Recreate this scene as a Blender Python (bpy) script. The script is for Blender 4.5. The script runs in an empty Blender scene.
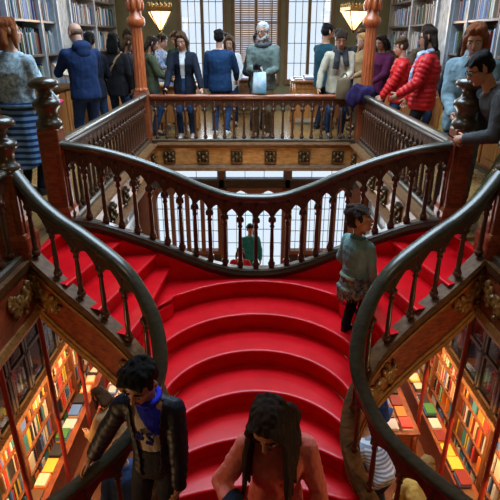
import bpy, bmesh, math, random
from mathutils import Vector, Matrix, noise
from math import sin, cos, pi, sqrt, radians as R
random.seed(7)
V = Vector
UP = V((0, 0, 1))
COL = bpy.context.scene.collection
CX = 0.06            # centre line of the hall
G = -4.4             # ground floor (everything is lifted at the end so that it lies at 0)

# ------------------------------------------------------------------ materials
MATS = {}
def mat(name, col, rough=0.6, col2=None, scale=8.0, stretch=(1, 1, 1), bump=0.0, bscale=None, metal=0.0, coat=0.0,
        emit=None, estr=0.0, kind='noise', spec=0.5, sheen=0.0):
    if name in MATS: return MATS[name]
    m = bpy.data.materials.new(name); m.use_nodes = True
    nt = m.node_tree; N = nt.nodes; L = nt.links
    b = N['Principled BSDF']
    b.inputs['Base Color'].default_value = (*col, 1)
    b.inputs['Roughness'].default_value = rough
    b.inputs['Metallic'].default_value = metal
    b.inputs['Specular IOR Level'].default_value = spec
    if coat:
        b.inputs['Coat Weight'].default_value = coat; b.inputs['Coat Roughness'].default_value = 0.12
    if sheen:
        b.inputs['Sheen Weight'].default_value = sheen
    if emit:
        b.inputs['Emission Color'].default_value = (*emit, 1); b.inputs['Emission Strength'].default_value = estr
    if col2 or bump:
        tc = N.new('ShaderNodeTexCoord'); mp = N.new('ShaderNodeMapping')
        mp.inputs['Scale'].default_value = stretch
        L.new(tc.outputs['Object'], mp.inputs['Vector'])
        if kind == 'wave':
            t = N.new('ShaderNodeTexWave'); t.inputs['Scale'].default_value = scale
            t.inputs['Distortion'].default_value = 0.6; fac = t.outputs['Fac']
            t.bands_direction = 'Z'
        elif kind == 'voronoi':
            t = N.new('ShaderNodeTexVoronoi'); t.inputs['Scale'].default_value = scale; fac = t.outputs['Distance']
        else:
            t = N.new('ShaderNodeTexNoise'); t.inputs['Scale'].default_value = scale
            t.inputs['Detail'].default_value = 5.0; t.inputs['Roughness'].default_value = 0.6; fac = t.outputs['Fac']
        L.new(mp.outputs['Vector'], t.inputs['Vector'])
        if col2:
            cr = N.new('ShaderNodeValToRGB')
            lo, hi = (0.35, 0.65) if kind == 'noise' else (0.4, 0.6)
            cr.color_ramp.elements[0].position = lo; cr.color_ramp.elements[0].color = (*col, 1)
            cr.color_ramp.elements[1].position = hi; cr.color_ramp.elements[1].color = (*col2, 1)
            L.new(fac, cr.inputs['Fac']); L.new(cr.outputs['Color'], b.inputs['Base Color'])
        if bump:
            t2 = t
            if bscale:
                t2 = N.new('ShaderNodeTexNoise'); t2.inputs['Scale'].default_value = bscale
                L.new(mp.outputs['Vector'], t2.inputs['Vector'])
            bp = N.new('ShaderNodeBump'); bp.inputs['Strength'].default_value = bump; bp.inputs['Distance'].default_value = 0.02
            L.new(t2.outputs[0] if bscale or kind != 'voronoi' else t2.outputs['Distance'], bp.inputs['Height'])
            L.new(bp.outputs['Normal'], b.inputs['Normal'])
    MATS[name] = m
    return m

WOOD_DARK = mat('lacquered_dark_wood', (0.035, 0.024, 0.014), 0.30, (0.085, 0.055, 0.028), 5, (1, 6, 6), 0.08, coat=0.5)
WOOD_RAIL = mat('rail_wood', (0.032, 0.032, 0.022), 0.34, (0.070, 0.066, 0.045), 7, (2, 5, 5), 0.03, coat=0.35)
WOOD_BAL = mat('baluster_wood', (0.045, 0.017, 0.009), 0.4, (0.10, 0.034, 0.014), 14, (4, 4, 1), 0.05, coat=0.25)
WOOD_RED = mat('mahogany', (0.16, 0.034, 0.012), 0.38, (0.33, 0.08, 0.024), 4, (2, 2, 9), 0.10, coat=0.35)
WOOD_PANEL = mat('panel_mahogany', (0.17, 0.026, 0.010), 0.42, (0.40, 0.075, 0.022), 5, (3, 3, 8), 0.10, coat=0.3)
WOOD_GOLD = mat('golden_oak', (0.24, 0.11, 0.028), 0.45, (0.46, 0.22, 0.06), 6, (1.5, 5, 5), 0.08, coat=0.25)
WOOD_BROWN = mat('brown_moulding', (0.085, 0.036, 0.012), 0.6, (0.19, 0.085, 0.028), 6, (2, 5, 5), 0.08, spec=.3)
CARVE = mat('carved_walnut', (0.12, 0.055, 0.014), 0.36, (0.40, 0.20, 0.05), 22, (1, 1, 1), 0.2, coat=0.3)
WOOD_ORANGE = mat('orange_wood', (0.36, 0.12, 0.03), 0.4, (0.52, 0.21, 0.05), 5, (5, 5, 1), 0.06, coat=0.3)
WOOD_CASE = mat('bookcase_wood', (0.10, 0.07, 0.048), 0.42, (0.17, 0.12, 0.085), 6, (5, 5, 1), 0.06, coat=0.25)
WOOD_CASE_LOW = mat('lower_bookcase_wood', (0.15, 0.045, 0.016), 0.45, (0.24, 0.08, 0.028), 6, (5, 5, 1), 0.06, coat=0.2)
RED_STEP = mat('crimson_stair', (0.66, 0.005, 0.011), 0.27, (0.78, 0.008, 0.016), 5, (1, 1, 1), 0.03, 60, spec=.22)
RED_POST = mat('red_post', (0.20, 0.012, 0.008), 0.35, (0.28, 0.02, 0.01), 8, (4, 4, 1), 0.05, coat=0.4)
COLUMN = mat('red_column_wood', (0.38, 0.075, 0.022), 0.36, (0.58, 0.15, 0.04), 9, (4, 4, 1), 0.08, coat=0.4)
FLOOR_M = mat('polished_boards', (0.22, 0.12, 0.04), 0.24, (0.36, 0.21, 0.075), 3, (14, 1, 1), 0.05, coat=0.35)
FLOOR_G = mat('ground_boards', (0.12, 0.035, 0.014), 0.35, (0.20, 0.06, 0.022), 3, (14, 1, 1), 0.05)
PLASTER = mat('olive_plaster', (0.22, 0.23, 0.13), 0.85, (0.29, 0.29, 0.17), 2.5, (1, 1, 1), 0.1, 30)
MARBLE = mat('marbled_grey', (0.20, 0.22, 0.23), 0.5, (0.55, 0.57, 0.56), 16, (1, 1, 0.5), 0.3, 24)
SILVER = mat('silvered_moulding', (0.42, 0.46, 0.50), 0.35, (0.55, 0.60, 0.64), 8, (1, 1, 1), 0.05, metal=0.2)
METAL_D = mat('dark_bronze', (0.05, 0.035, 0.02), 0.4, (0.14, 0.09, 0.04), 12, metal=0.7)
BRASS = mat('brass', (0.55, 0.33, 0.10), 0.32, (0.65, 0.42, 0.16), 10, metal=0.9)
PAGES = mat('page_edges', (.62, .55, .40), .8, (.7, .64, .5), 60)
LAMP_GL = mat('lit_lantern_glass', (0.9, 0.6, 0.3), 0.4, emit=(1.0, 0.62, 0.30), estr=2.2)
ROOF_PL = mat('ceiling_plaster', (0.34, 0.27, 0.18), 0.8, (0.42, 0.34, 0.23), 4, bump=0.1)
BLIND = mat('wooden_blind_slat', (0.55, 0.33, 0.18), 0.5, (0.68, 0.45, 0.27), 6, (1, 8, 8))
WINFR = mat('window_oak', (0.16, 0.11, 0.055), 0.45, (0.26, 0.18, 0.09), 6, (6, 6, 1), 0.05)
WINLOW = mat('orange_window_oak', (0.26, 0.085, 0.03), 0.45, (0.38, 0.14, 0.05), 6, (6, 6, 1), 0.05)
LEAD = mat('lead_came', (0.10, 0.11, 0.12), 0.5, (0.16, 0.17, 0.18), 20)
def glass_mat(name, tint, gl):
    m = bpy.data.materials.new(name); m.use_nodes = True
    N = m.node_tree.nodes; L = m.node_tree.links; N.clear()
    o = N.new('ShaderNodeOutputMaterial'); mx = N.new('ShaderNodeMixShader')
    t = N.new('ShaderNodeBsdfTransparent'); t.inputs['Color'].default_value = (*tint, 1)
    g = N.new('ShaderNodeBsdfGlossy'); g.inputs['Roughness'].default_value = 0.06
    nz = N.new('ShaderNodeTexNoise'); nz.inputs['Scale'].default_value = 6
    bp = N.new('ShaderNodeBump'); bp.inputs['Strength'].default_value = 0.15
    L.new(nz.outputs['Fac'], bp.inputs['Height']); L.new(bp.outputs['Normal'], g.inputs['Normal'])
    mx.inputs['Fac'].default_value = gl
    L.new(t.outputs[0], mx.inputs[1]); L.new(g.outputs[0], mx.inputs[2]); L.new(mx.outputs[0], o.inputs['Surface'])
    return m
PANE = glass_mat('leaded_pane', (0.92, 0.96, 1.0), 0.06)
CASEGL = glass_mat('cabinet_glass', (0.75, 0.82, 0.9), 0.16)

# ------------------------------------------------------------------ mesh helpers
class MB:
    def __init__(s): s.v = []; s.f = []; s.mi = []; s.sm = []
    def add(s, vs, fs, mi=0, sm=False):
        b = len(s.v); s.v += [tuple(x) for x in vs]
        for f in fs: s.f.append(tuple(b + i for i in f)); s.mi.append(mi); s.sm.append(sm)
    def box(s, c, d, mi=0, M=None):
        x, y, z = (q / 2 for q in d)
        vs = [V((a * x, b * y, e * z)) for a in (-1, 1) for b in (-1, 1) for e in (-1, 1)]
        if M is not None: vs = [M @ q for q in vs]
        vs = [q + V(c) for q in vs]
        s.add(vs, [(0, 1, 3, 2), (4, 6, 7, 5), (0, 4, 5, 1), (2, 3, 7, 6), (0, 2, 6, 4), (1, 5, 7, 3)], mi)
    def bb(s, x0, x1, y0, y1, z0, z1, mi=0):
        s.box(((x0 + x1) / 2, (y0 + y1) / 2, (z0 + z1) / 2), (abs(x1 - x0), abs(y1 - y0), abs(z1 - z0)), mi)
    def rings(s, rings, mi=0, sm=True, caps=True):
        n = len(rings[0]); vs = [p for r in rings for p in r]; fs = []
        for i in range(len(rings) - 1):
            for j in range(n):
                a = i * n + j; b = i * n + (j + 1) % n
                fs.append((a, b, b + n, a + n))
        s.add(vs, fs, mi, sm)
        if caps:
            b = len(s.v) - len(vs); k = len(rings)
            s.f.append(tuple(b + j for j in reversed(range(n)))); s.mi.append(mi); s.sm.append(False)
            s.f.append(tuple(b + (k - 1) * n + j for j in range(n))); s.mi.append(mi); s.sm.append(False)
    def lathe(s, prof, loc=(0, 0, 0), n=12, mi=0, sm=True, rot=0.0):
        rs = []
        for r, z in prof:
            r = max(r, 1e-4)
            rs.append([V((loc[0] + r * cos(rot + 2 * pi * j / n), loc[1] + r * sin(rot + 2 * pi * j / n), loc[2] + z)) for j in range(n)])
        s.rings(rs, mi, sm)
    def tube(s, path, rad, n=8, mi=0, caps=True, ref=None):
        path = [V(p) for p in path]; k = len(path)
        if not isinstance(rad, (list, tuple)): rad = [rad] * k
        rs = []; pr = None
        for i, p in enumerate(path):
            t = (path[min(i + 1, k - 1)] - path[max(i - 1, 0)])
            t = t.normalized() if t.length > 1e-9 else V((0, 0, 1))
            if pr is None:
                a = V((1, 0, 0)) if abs(t.x) < 0.9 else V((0, 1, 0))
            else: a = pr
            u = (a - t * a.dot(t)); u = u.normalized() if u.length > 1e-6 else t.orthogonal().normalized()
            w = t.cross(u); pr = u
            q = rad[i]; q = q if isinstance(q, (list, tuple)) else (q, q)
            rs.append([p + u * (q[0] * cos(2 * pi * j / n)) + w * (q[1] * sin(2 * pi * j / n)) for j in range(n)])
        s.rings(rs, mi, True, caps)
    def ell(s, c, r, M=None, nu=12, nv=8, mi=0):
        c = V(c); rs = []
        for i in range(nv + 1):
            th = pi * i / nv; q = max(sin(th), 0.02)
            ring = []
            for j in range(nu):
                p = V((r[0] * q * cos(2 * pi * j / nu), r[1] * q * sin(2 * pi * j / nu), -r[2] * cos(th)))
                ring.append(c + (M @ p if M is not None else p))
            rs.append(ring)
        s.rings(rs, mi, True)
    def cap(s, a, b, r1, r2, n=10, mi=0):
        a = V(a); b = V(b); t = b - a
        t = t.normalized() if t.length > 1e-6 else V((0, 0, 1))
        u = t.orthogonal().normalized(); w = t.cross(u); rs = []
        for i in range(1, 5):
            an = -pi / 2 + pi / 2 * i / 4.0 if i < 4 else 0
            rr = max(r1 * cos(an), r1 * 0.03); o = a + t * (r1 * sin(an))
            rs.append([o + u * (rr * cos(2 * pi * j / n)) + w * (rr * sin(2 * pi * j / n)) for j in range(n)])
        for i in range(0, 4):
            an = pi / 2 * i / 3.3
            rr = max(r2 * cos(an), r2 * 0.03); o = b + t * (r2 * sin(an))
            rs.append([o + u * (rr * cos(2 * pi * j / n)) + w * (rr * sin(2 * pi * j / n)) for j in range(n)])
        s.rings(rs, mi, True)
    def sweep(s, path, prof, mi=0, sm=False, closed=True, plumb=False, caps=True):
        """profile of (side, up) swept along a path; side is horizontal, to the right of travel"""
        path = [V(p) for p in path]; k = len(path); n = len(prof); vs = []
        for i, p in enumerate(path):
            t = (path[min(i + 1, k - 1)] - path[max(i - 1, 0)]).normalized()
            sd = t.cross(UP); sd = sd.normalized() if sd.length > 1e-6 else V((1, 0, 0))
            up = UP if plumb else sd.cross(t).normalized()
            for a, b in prof: vs.append(p + sd * a + up * b)
        fs = []
        for i in range(k - 1):
            for j in range(n if closed else n - 1):
                a = i * n + j; b = i * n + (j + 1) % n
                fs.append((a, b, b + n, a + n))
        s.add(vs, fs, mi, sm)
        if closed and caps:
            b = len(s.v) - len(vs)
            s.f.append(tuple(b + j for j in reversed(range(n)))); s.mi.append(mi); s.sm.append(False)
            s.f.append(tuple(b + (k - 1) * n + j for j in range(n))); s.mi.append(mi); s.sm.append(False)
    def mesh(s, name, mats):
        me = bpy.data.meshes.new(name); me.from_pydata(s.v, [], s.f)
        for m in (mats if isinstance(mats, (list, tuple)) else [mats]): me.materials.append(m)
        me.polygons.foreach_set('material_index', s.mi); me.polygons.foreach_set('use_smooth', s.sm)
        me.validate(); me.update()
        bm = bmesh.new(); bm.from_mesh(me); bmesh.ops.recalc_face_normals(bm, faces=bm.faces); bm.to_mesh(me); bm.free()
        return me
    def build(s, name, mats, parent=None, loc=None, rotz=None):
        return link(name, s.mesh(name, mats), parent, loc, rotz)

def link(name, me, parent=None, loc=None, rotz=None):
    o = bpy.data.objects.new(name, me); COL.objects.link(o)
    if parent is not None: o.parent = parent
    if loc is not None: o.location = loc
    if rotz is not None: o.rotation_euler = (0, 0, rotz)
    return o
def tag(o, label, cat, group=None):
    o['label'] = label; o['category'] = cat
    if group: o['group'] = group
    return o
def thing(name, label, cat, loc=(0, 0, 0), rotz=0.0, group=None):
    o = link(name, None, None, loc, rotz); o.empty_display_size = 0.1
    return tag(o, label, cat, group)
def struct(name, mb, m, parent=None, loc=None):
    o = mb.build(name, m, parent, loc)
    if parent is None: o['kind'] = 'structure'
    return o
def bevel(o, w=0.006, seg=2):
    b = o.modifiers.new('b', 'BEVEL'); b.width = w; b.segments = seg; b.limit_method = 'ANGLE'; b.angle_limit = R(40)
    return o
def copy_tree(o, parent=None):
    c = o.copy(); COL.objects.link(c)
    if parent is not None:
        c.parent = parent
    for ch in list(o.children): copy_tree(ch, c)
    return c

def spline(pts, n):
    """Catmull-Rom through tuples, n samples evenly spaced in plan length"""
    P = [tuple(p) for p in pts]; P = [tuple(2 * a - b for a, b in zip(P[0], P[1]))] + P + [tuple(2 * a - b for a, b in zip(P[-1], P[-2]))]
    d = []
    for i in range(1, len(P) - 2):
        for k in range(24):
            t = k / 24.0
            d.append(tuple(0.5 * (2 * b + (c - a) * t + (2 * a - 5 * b + 4 * c - e) * t * t + (3 * b - a - 3 * c + e) * t ** 3)
                           for a, b, c, e in zip(P[i - 1], P[i], P[i + 1], P[i + 2])))
    d.append(P[-2])
    L = [0.0]
    for a, b in zip(d, d[1:]): L.append(L[-1] + math.dist(a[:2], b[:2]) + 0.35 * abs(a[2] - b[2]))
    out = []; j = 0
    for i in range(n):
        q = L[-1] * i / (n - 1)
        while j < len(L) - 2 and L[j + 1] < q: j += 1
        w = (q - L[j]) / max(L[j + 1] - L[j], 1e-9); w = min(max(w, 0), 1)
        out.append(tuple(a + (b - a) * w for a, b in zip(d[j], d[j + 1])))
    return out

# ------------------------------------------------------------------ stairs: plan, in (s = distance from centre line, Y, base height, rail height)
INNER = [(1.86, 3.72, .03, .72), (1.66, 3.60, -.105, .66), (1.46, 3.50, -.24, .66), (1.25, 3.40, -.37, .69), (.95, 3.25, -.60, .735),
         (.80, 3.15, -.82, .76), (.715, 3.03, -1.03, .765), (.70, 2.89, -1.24, .765), (.78, 2.74, -1.45, .765), (.92, 2.58, -1.61, .765),
         (1.22, 2.385, -1.80, .765), (1.65, 2.1, -2.0, .765), (1.85, 1.7, -2.2, .765), (1.88, 1.2, -2.45, .765), (1.88, -2.4, -4.30, .765)]
OUTER = [(1.78, 4.40, .05, .76), (1.45, 4.44, -.03, .78), (1.13, 4.49, -.17, .82), (.80, 4.54, -.33, .84), (.52, 4.58, -.47, .84), (.25, 4.605, -.56, .83), (0, 4.61, -.585, .835)]
IN_D = spline(INNER, 160)
def in_at(z):
    for a, b in zip(IN_D, IN_D[1:]):
        if a[2] >= z >= b[2]:
            w = (a[2] - z) / max(a[2] - b[2], 1e-9)
            return (a[0] + (b[0] - a[0]) * w, a[1] + (b[1] - a[1]) * w)
    return IN_D[-1][:2]
OUT_FULL = [(-s, y, z, h) for s, y, z, h in OUTER] + [(s, y, z, h) for s, y, z, h in reversed(OUTER[:-1])]
OUT_D = spline(OUT_FULL, 120)
RIS = 0.18
def zk(k): return -0.62 - RIS * k
CY = [4.48, 4.14, 3.80, 3.457, 3.108, 2.80]
RAD = [1.06, .877, .756, .74, .97, 1.6]
SA = [.93, .76, .65, .62, .58, .60]
def nosing(k, n=40):
    z = zk(k); sE, yE = in_at(z + 0.05)
    half = []
    c = CY[k] if k < 6 else 2.80 - .333 * (k - 5)
    m = n // 2
    for i in range(m + 1):
        u = i / m
        if k < 6:
            if u < 0.8:
                s = SA[k] * u / 0.8
                half.append((s, c - RAD[k] + sqrt(max(RAD[k] ** 2 - s * s, 0))))
            else:
                w = (u - 0.8) / 0.2; sa = SA[k]; ya = c - RAD[k] + sqrt(max(RAD[k] ** 2 - sa * sa, 0))
                sl = -sa / sqrt(RAD[k] ** 2 - sa * sa); d = math.dist((sa, ya), (sE, yE)) / 2
                tl = sqrt(1 + sl * sl); b = (sa + d / tl, ya + d * sl / tl)
                half.append(tuple((1 - w) ** 2 * p + 2 * w * (1 - w) * q + w * w * e for p, q, e in zip((sa, ya), b, (sE, yE))))
        else:
            half.append((sE * u, c + (yE - c) * u * u))
    return [(-s, y) for s, y in reversed(half[1:])] + half
stair = thing('staircase', 'crimson double staircase with curved steps between carved wooden balustrades', 'staircase', (CX, 4.5, G))
off = V((CX, 4.5, G))
def step_mesh(F, B, z, zn, name='step'):
    """F: nosing in plan, B: back edge in plan, same count; front face down to zn"""
    n = len(F); rows = []
    for i in range(n):
        f = V((CX + F[i][0], F[i][1], 0)); b = V((CX + B[i][0], B[i][1], 0))
        a = F[max(i - 1, 0)]; c = F[min(i + 1, n - 1)]
        t = V((c[0] - a[0], c[1] - a[1], 0)).normalized(); nn = V((t.y, -t.x, 0))
        if nn.dot(f - b) < 0: nn = -nn
        r = [(b, z)] + [(f - nn * o, z - dz) for o, dz in ((.03, 0), (.012, .001), (.004, .006), (0, .015), (.003, .026), (.012, .033), (.03, .035), (.038, .045))] + [(f - nn * .038, zn - .01)]
        rows.append([V((p.x, p.y, q)) - off for p, q in r])
    mb = MB(); m = len(rows[0]); vs = [p for r in rows for p in r]; fs = []; sm = []
    for i in range(n - 1):
        for j in range(m - 1):
            a = i * m + j
            fs.append((a, a + 1, a + m + 1, a + m))
    mb.add(vs, fs, 0, True)
    return mb.build(name, RED_STEP, stair)
NK = 21
NOS = [nosing(k) for k in range(NK + 1)]
def res(pl, n):
    q = spline([(a[0], a[1], 0) for a in pl], n); return [(a[0], a[1]) for a in q]
arc = [(s, y) for s, y, z, h in OUT_D if abs(s) <= .87]
LAND_B = res([(-1.02, 3.30), (-.93, 3.95)] + [(-.88, 4.52)] + arc[6:-6:4] + [(.88, 4.52), (.93, 3.95), (1.02, 3.30)], len(NOS[0]))
step_mesh(NOS[0], LAND_B, zk(0), zk(1), 'landing')
for k in range(1, NK):
    step_mesh(NOS[k], [(s, y + .06) for s, y in NOS[k - 1]], zk(k), zk(k + 1))
UPP = [((1.82, 3.66), (1.78, 4.0), (1.74, 4.36)), ((1.49, 3.49), (1.385, 3.95), (1.27, 4.45)), ((1.22, 3.37), (1.10, 3.85), (.94, 4.52)), ((.98, 3.25), (.915, 3.65), (.84, 4.54))]
for sg in (-1, 1):
    for j in range(4):
        F = res([(sg * a, b) for a, b in UPP[j]], 14)
        B = res([(sg * (a + .30), b) for a, b in UPP[0]], 14) if j == 0 else res([(sg * (a + .05), b) for a, b in UPP[j - 1]], 14)
        step_mesh(F, B, -.155 * j - (.002 if j == 0 else 0), -.155 * (j + 1))
# strings, mouldings and carving
def rel(pl): return [V(p) - off for p in pl]
for sg in (-1, 1):
    path = [(CX + sg * s, y, z) for s, y, z, h in IN_D]
    mb = MB(); mb.sweep(rel(path), [(-.035, -.05), (.035, -.05), (.035, -.44), (-.035, -.44)], plumb=True); mb.build('string_panel', WOOD_PANEL, stair)
    mb = MB()
    mb.sweep(rel(path), [(-.075, .0), (-.06, .03), (.06, .03), (.075, .0), (.06, -.03), (.045, -.07), (-.045, -.07), (-.06, -.03)], sm=False, plumb=True)
    mb.build('string_capping', WOOD_BROWN, stair)
    mb = MB()
    o = -sg   # the side that looks into the well
    mb.sweep(rel(path), [(-.05, -.42), (-.05, -.53), (-.02, -.56), (.02, -.56), (.05, -.53), (.05, -.42)], plumb=True)
    mb.sweep(rel(path), [(-.048, -.085), (-.048, -.115), (.048, -.115), (.048, -.085)], plumb=True)
    mb.sweep(rel(path), [(-.06, -.46), (-.06, -.49), (.06, -.49), (.06, -.46)], plumb=True)
    mb.build('string_moulding', WOOD_GOLD, stair)
    # slim sunk bead outlining the panel
path = [(CX + s, y, z) for s, y, z, h in OUT_D]
mb = MB(); mb.sweep(rel(path), [(-.03, -.04), (.03, -.04), (.03, -.40), (-.03, -.40)], plumb=True)
ob = mb.build('string_panel', [RED_STEP, WOOD_PANEL], stair)
for p in ob.data.polygons:
    if p.normal.y > 0.3: p.material_index = 1
mb = MB(); mb.sweep(rel(path), [(-.07, .0), (-.055, .03), (.055, .03), (.07, .0), (.055, -.03), (.04, -.06), (-.04, -.06), (-.055, -.03)], plumb=True)
mb.build('string_capping', WOOD_RAIL, stair)
mb = MB(); mb.sweep(rel(path), [(-.05, -.38), (-.05, -.46), (.05, -.46), (.05, -.38)], plumb=True); mb.build('string_moulding', WOOD_GOLD, stair)

TMP = bpy.data.scenes.new('workbench')   # a side scene to evaluate modifiers in; removed at the end
def fuse(mb, vox, it=3, name='m', mats=None, post=None, smooth=True, cut=None, solid=0.0, fac=0.5):
    me = bpy.data.meshes.new('tmp'); me.from_pydata(mb.v, [], mb.f)
    bm = bmesh.new(); bm.from_mesh(me); bmesh.ops.recalc_face_normals(bm, faces=bm.faces); bm.to_mesh(me); bm.free()
    o = bpy.data.objects.new('tmp', me); TMP.collection.objects.link(o)
    r = o.modifiers.new('r', 'REMESH'); r.mode = 'VOXEL'; r.voxel_size = vox
    if it:
        q = o.modifiers.new('s', 'SMOOTH'); q.factor = fac; q.iterations = it
    vl = TMP.view_layers[0]; vl.update(); dg = vl.depsgraph
    out = bpy.data.meshes.new_from_object(o.evaluated_get(dg)); out.name = name
    bpy.data.objects.remove(o); bpy.data.meshes.remove(me)
    if post:
        cs = [(v.co.copy(), v.normal.copy()) for v in out.vertices]; flat = []
        for c, n in cs: flat.extend(post(c, n))
        out.vertices.foreach_set('co', flat); out.update()
    if cut:
        bm = bmesh.new(); bm.from_mesh(out)
        bmesh.ops.delete(bm, geom=[f for f in bm.faces if cut(f.calc_center_median())], context='FACES')
        if solid: 
            bmesh.ops.recalc_face_normals(bm, faces=bm.faces)
            bmesh.ops.solidify(bm, geom=bm.faces[:], thickness=solid)
        bm.to_mesh(out); bm.free()
    out.materials.clear()
    for m in (mats or []): out.materials.append(m)
    out.polygons.foreach_set('use_smooth', [smooth] * len(out.polygons)); out.update()
    return out

def carving(seed, w, h):
    """scrolled leaf carving in the x-z plane, relief towards -y"""
    rnd = random.Random(seed); mb = MB()
    mb.ell((0, 0, 0), (w * .16, .025, h * .2))
    for sg in (-1, 1):
        for k in range(3):
            cx = sg * w * (.18 + .12 * k); cz = h * (.12 - .16 * k) * (1 if k % 2 else -1)
            pts = []; rr = []
            for i in range(14):
                a = i / 13 * 4.8 + k; q = (w * .13) * (1 - i / 17)
                pts.append((cx + sg * q * cos(a), -.012 - .010 * (i / 13), cz + q * sin(a))); rr.append(.022 * (1 - .45 * i / 13) * w / .35)
            mb.tube(pts, rr, 6)
        for k in range(5):
            a = R(-60 + 32 * k); L = w * .3
            M = Matrix.Rotation(sg * a, 3, 'Y')
            mb.ell((sg * w * .12 + sg * L * .5 * cos(a), -.012, L * .5 * sin(a)), (L * .42, .02, w * .055), Matrix.Rotation(-sg * a, 3, 'Y'), 10, 6)
    for k in range(7):
        mb.ell((rnd.uniform(-w * .4, w * .4), -.014, rnd.uniform(-h * .35, h * .35)), (w * .06, .022, w * .05), None, 8, 6)
    return fuse(mb, w / 75, 1, 'carved_ornament', [CARVE])
ORN = carving(3, .42, .34)
def put_ornament(sgn, i0, i1, parent):
    """set the carving on the well side of the string between two samples of IN_D"""
    a = V((CX + sgn * IN_D[i0][0], IN_D[i0][1], IN_D[i0][2])); b = V((CX + sgn * IN_D[i1][0], IN_D[i1][1], IN_D[i1][2]))
    t = b - a; th = V((t.x, t.y, 0)).normalized(); nrm = V((0, -1, 0)); nrm = (nrm - th * nrm.dot(th)).normalized()
    o = link('carved_ornament', ORN, parent)
    x = t.normalized() * (1 if t.x > 0 else -1); y = -nrm; z = x.cross(y).normalized()
    M = Matrix((x, y, z)).transposed().to_4x4(); M.translation = (a + b) / 2 + V((0, 0, -.26)) + nrm * .035 - off
    o.matrix_local = M
    return o
for sg in (-1, 1):
    put_ornament(sg, 1, 6, stair); put_ornament(sg, 19, 26, stair)

# ------------------------------------------------------------------ balustrades
def baluster_mesh():
    mb = MB()
    pr = [(.026, 0), (.026, .02), (.033, .03), (.036, .055), (.033, .08), (.022, .095), (.026, .11), (.019, .13), (.021, .30), (.0165, .56), (.0155, .60),
          (.024, .615), (.024, .635), (.0165, .65), (.022, .685), (.034, .735), (.036, .75), (.022, .765), (.016, .80), (.016, 1.0)]
    mb.lathe(pr, n=10)
    for j in range(4):
        a = j * pi / 2
        mb.ell((.027 * cos(a), .027 * sin(a), .715), (.012, .012, .034), None, 6, 5)
    mb.ell((0, -.018, .93), (.018, .012, .022), None, 6, 5); mb.ell((0, .018, .93), (.018, .012, .022), None, 6, 5)
    return mb.mesh('baluster', WOOD_BAL)
BAL = baluster_mesh()
HAND = [(-.066, -.012), (-.068, .012), (-.055, .030), (-.03, .043), (0, .047), (.03, .043), (.055, .030), (.068, .012), (.066, -.012), (.05, -.026), (.045, -.05), (-.045, -.05), (-.05, -.026)]
def balustrade(label, pts, nb, mrail=WOOD_RAIL, base=True, name='balustrade', i0=0, arch=.20, hand=.8, group=None):
    """pts: (x, y, zbase, h)"""
    D = spline(pts, max(nb * 6, 40))
    o0 = V((pts[0][0], pts[0][1], pts[0][2])); t = thing(name, label, 'balustrade', o0, 0, group)
    top = [V((x, y, z + h)) - o0 for x, y, z, h in D]
    mb = MB(); mb.sweep(top, [(a * hand, b * hand - .045) for a, b in HAND], sm=True); h_ = mb.build('handrail', mrail, t)
    if base:
        mb = MB(); mb.sweep([V((x, y, z)) - o0 for x, y, z, h in D], [(-.055, -.02), (-.055, .02), (-.035, .035), (.035, .035), (.055, .02), (.055, -.02)], plumb=True)
        mb.build('base_rail', WOOD_DARK, t)
    B = spline(pts, nb + 1)
    BB = [tuple((a + b) / 2 for a, b in zip(B[i], B[i + 1])) for i in range(nb)]
    for x, y, z, h in BB[i0:]:
        o = link('baluster', BAL, t, V((x, y, z + .03)) - o0); o.scale = (1, 1, (h - .11))
    # pointed arches between the balusters: one continuous fretted board under the handrail
    S = spline(pts, nb * 10 + 1); rows = []
    for i, (x, y, z, h) in enumerate(S):
        a = S[max(i - 1, 0)]; c = S[min(i + 1, len(S) - 1)]
        tt = V((c[0] - a[0], c[1] - a[1], 0)).normalized(); sd = tt.cross(UP)
        u = (i % 10) / 10.0; q = abs(2 * u - 1); q = 1 - q     # 1 at the baluster, 0 half way
        ht = arch * 0.74 * sqrt(max(1 - ((1 + q) / 2) ** 2, 0)) / sqrt(.75)
        zt = z + h - .085; zl = z + h - .085 - arch + ht - .03
        p = V((x, y, 0)) - V((o0.x, o0.y, 0))
        rows.append([p + sd * k + UP * (w - o0.z) for k, w in ((-.014, zt), (.014, zt), (.014, zl), (-.014, zl))])
    mb = MB(); mb.rings(rows, 0, False); mb.build('arcade', WOOD_BAL, t)
    return t
balustrade('long curved balustrade sweeping down across the back of the red landing', [(CX + s, y, z + .02, h - .02) for s, y, z, h in OUT_FULL], 25)
LS = 'the balding man'; RS = 'the red jackets'
for sg, nm in ((-1, LS), (1, RS)):
    balustrade('swept handrail curling down the inside of the stair arm by ' + nm, [(CX + sg * s, y, z + .02, h - .02) for s, y, z, h in INNER[:-2]], 15, arch=.20, base=False)
    balustrade('straight gallery balustrade along the walkway of ' + nm, [(CX + sg * s, y, 0.02, .78) for s, y in ((1.76, 4.5), (1.77, 6.4), (1.78, 8.4))], 25)
    balustrade('short balustrade running from the near newel post below ' + nm, [(CX + sg * s, y, 0.02, .72) for s, y in ((1.9, 3.6), (1.9, 2.4), (1.9, .7))], 17)
balustrade('straight balustrade across the far side of the well in front of the bearded man', [(CX - 1.70, 8.5, .02, .76), (CX, 8.5, .02, .76), (CX + 1.70, 8.5, .02, .76)], 21, mrail=WOOD_RED)

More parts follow.
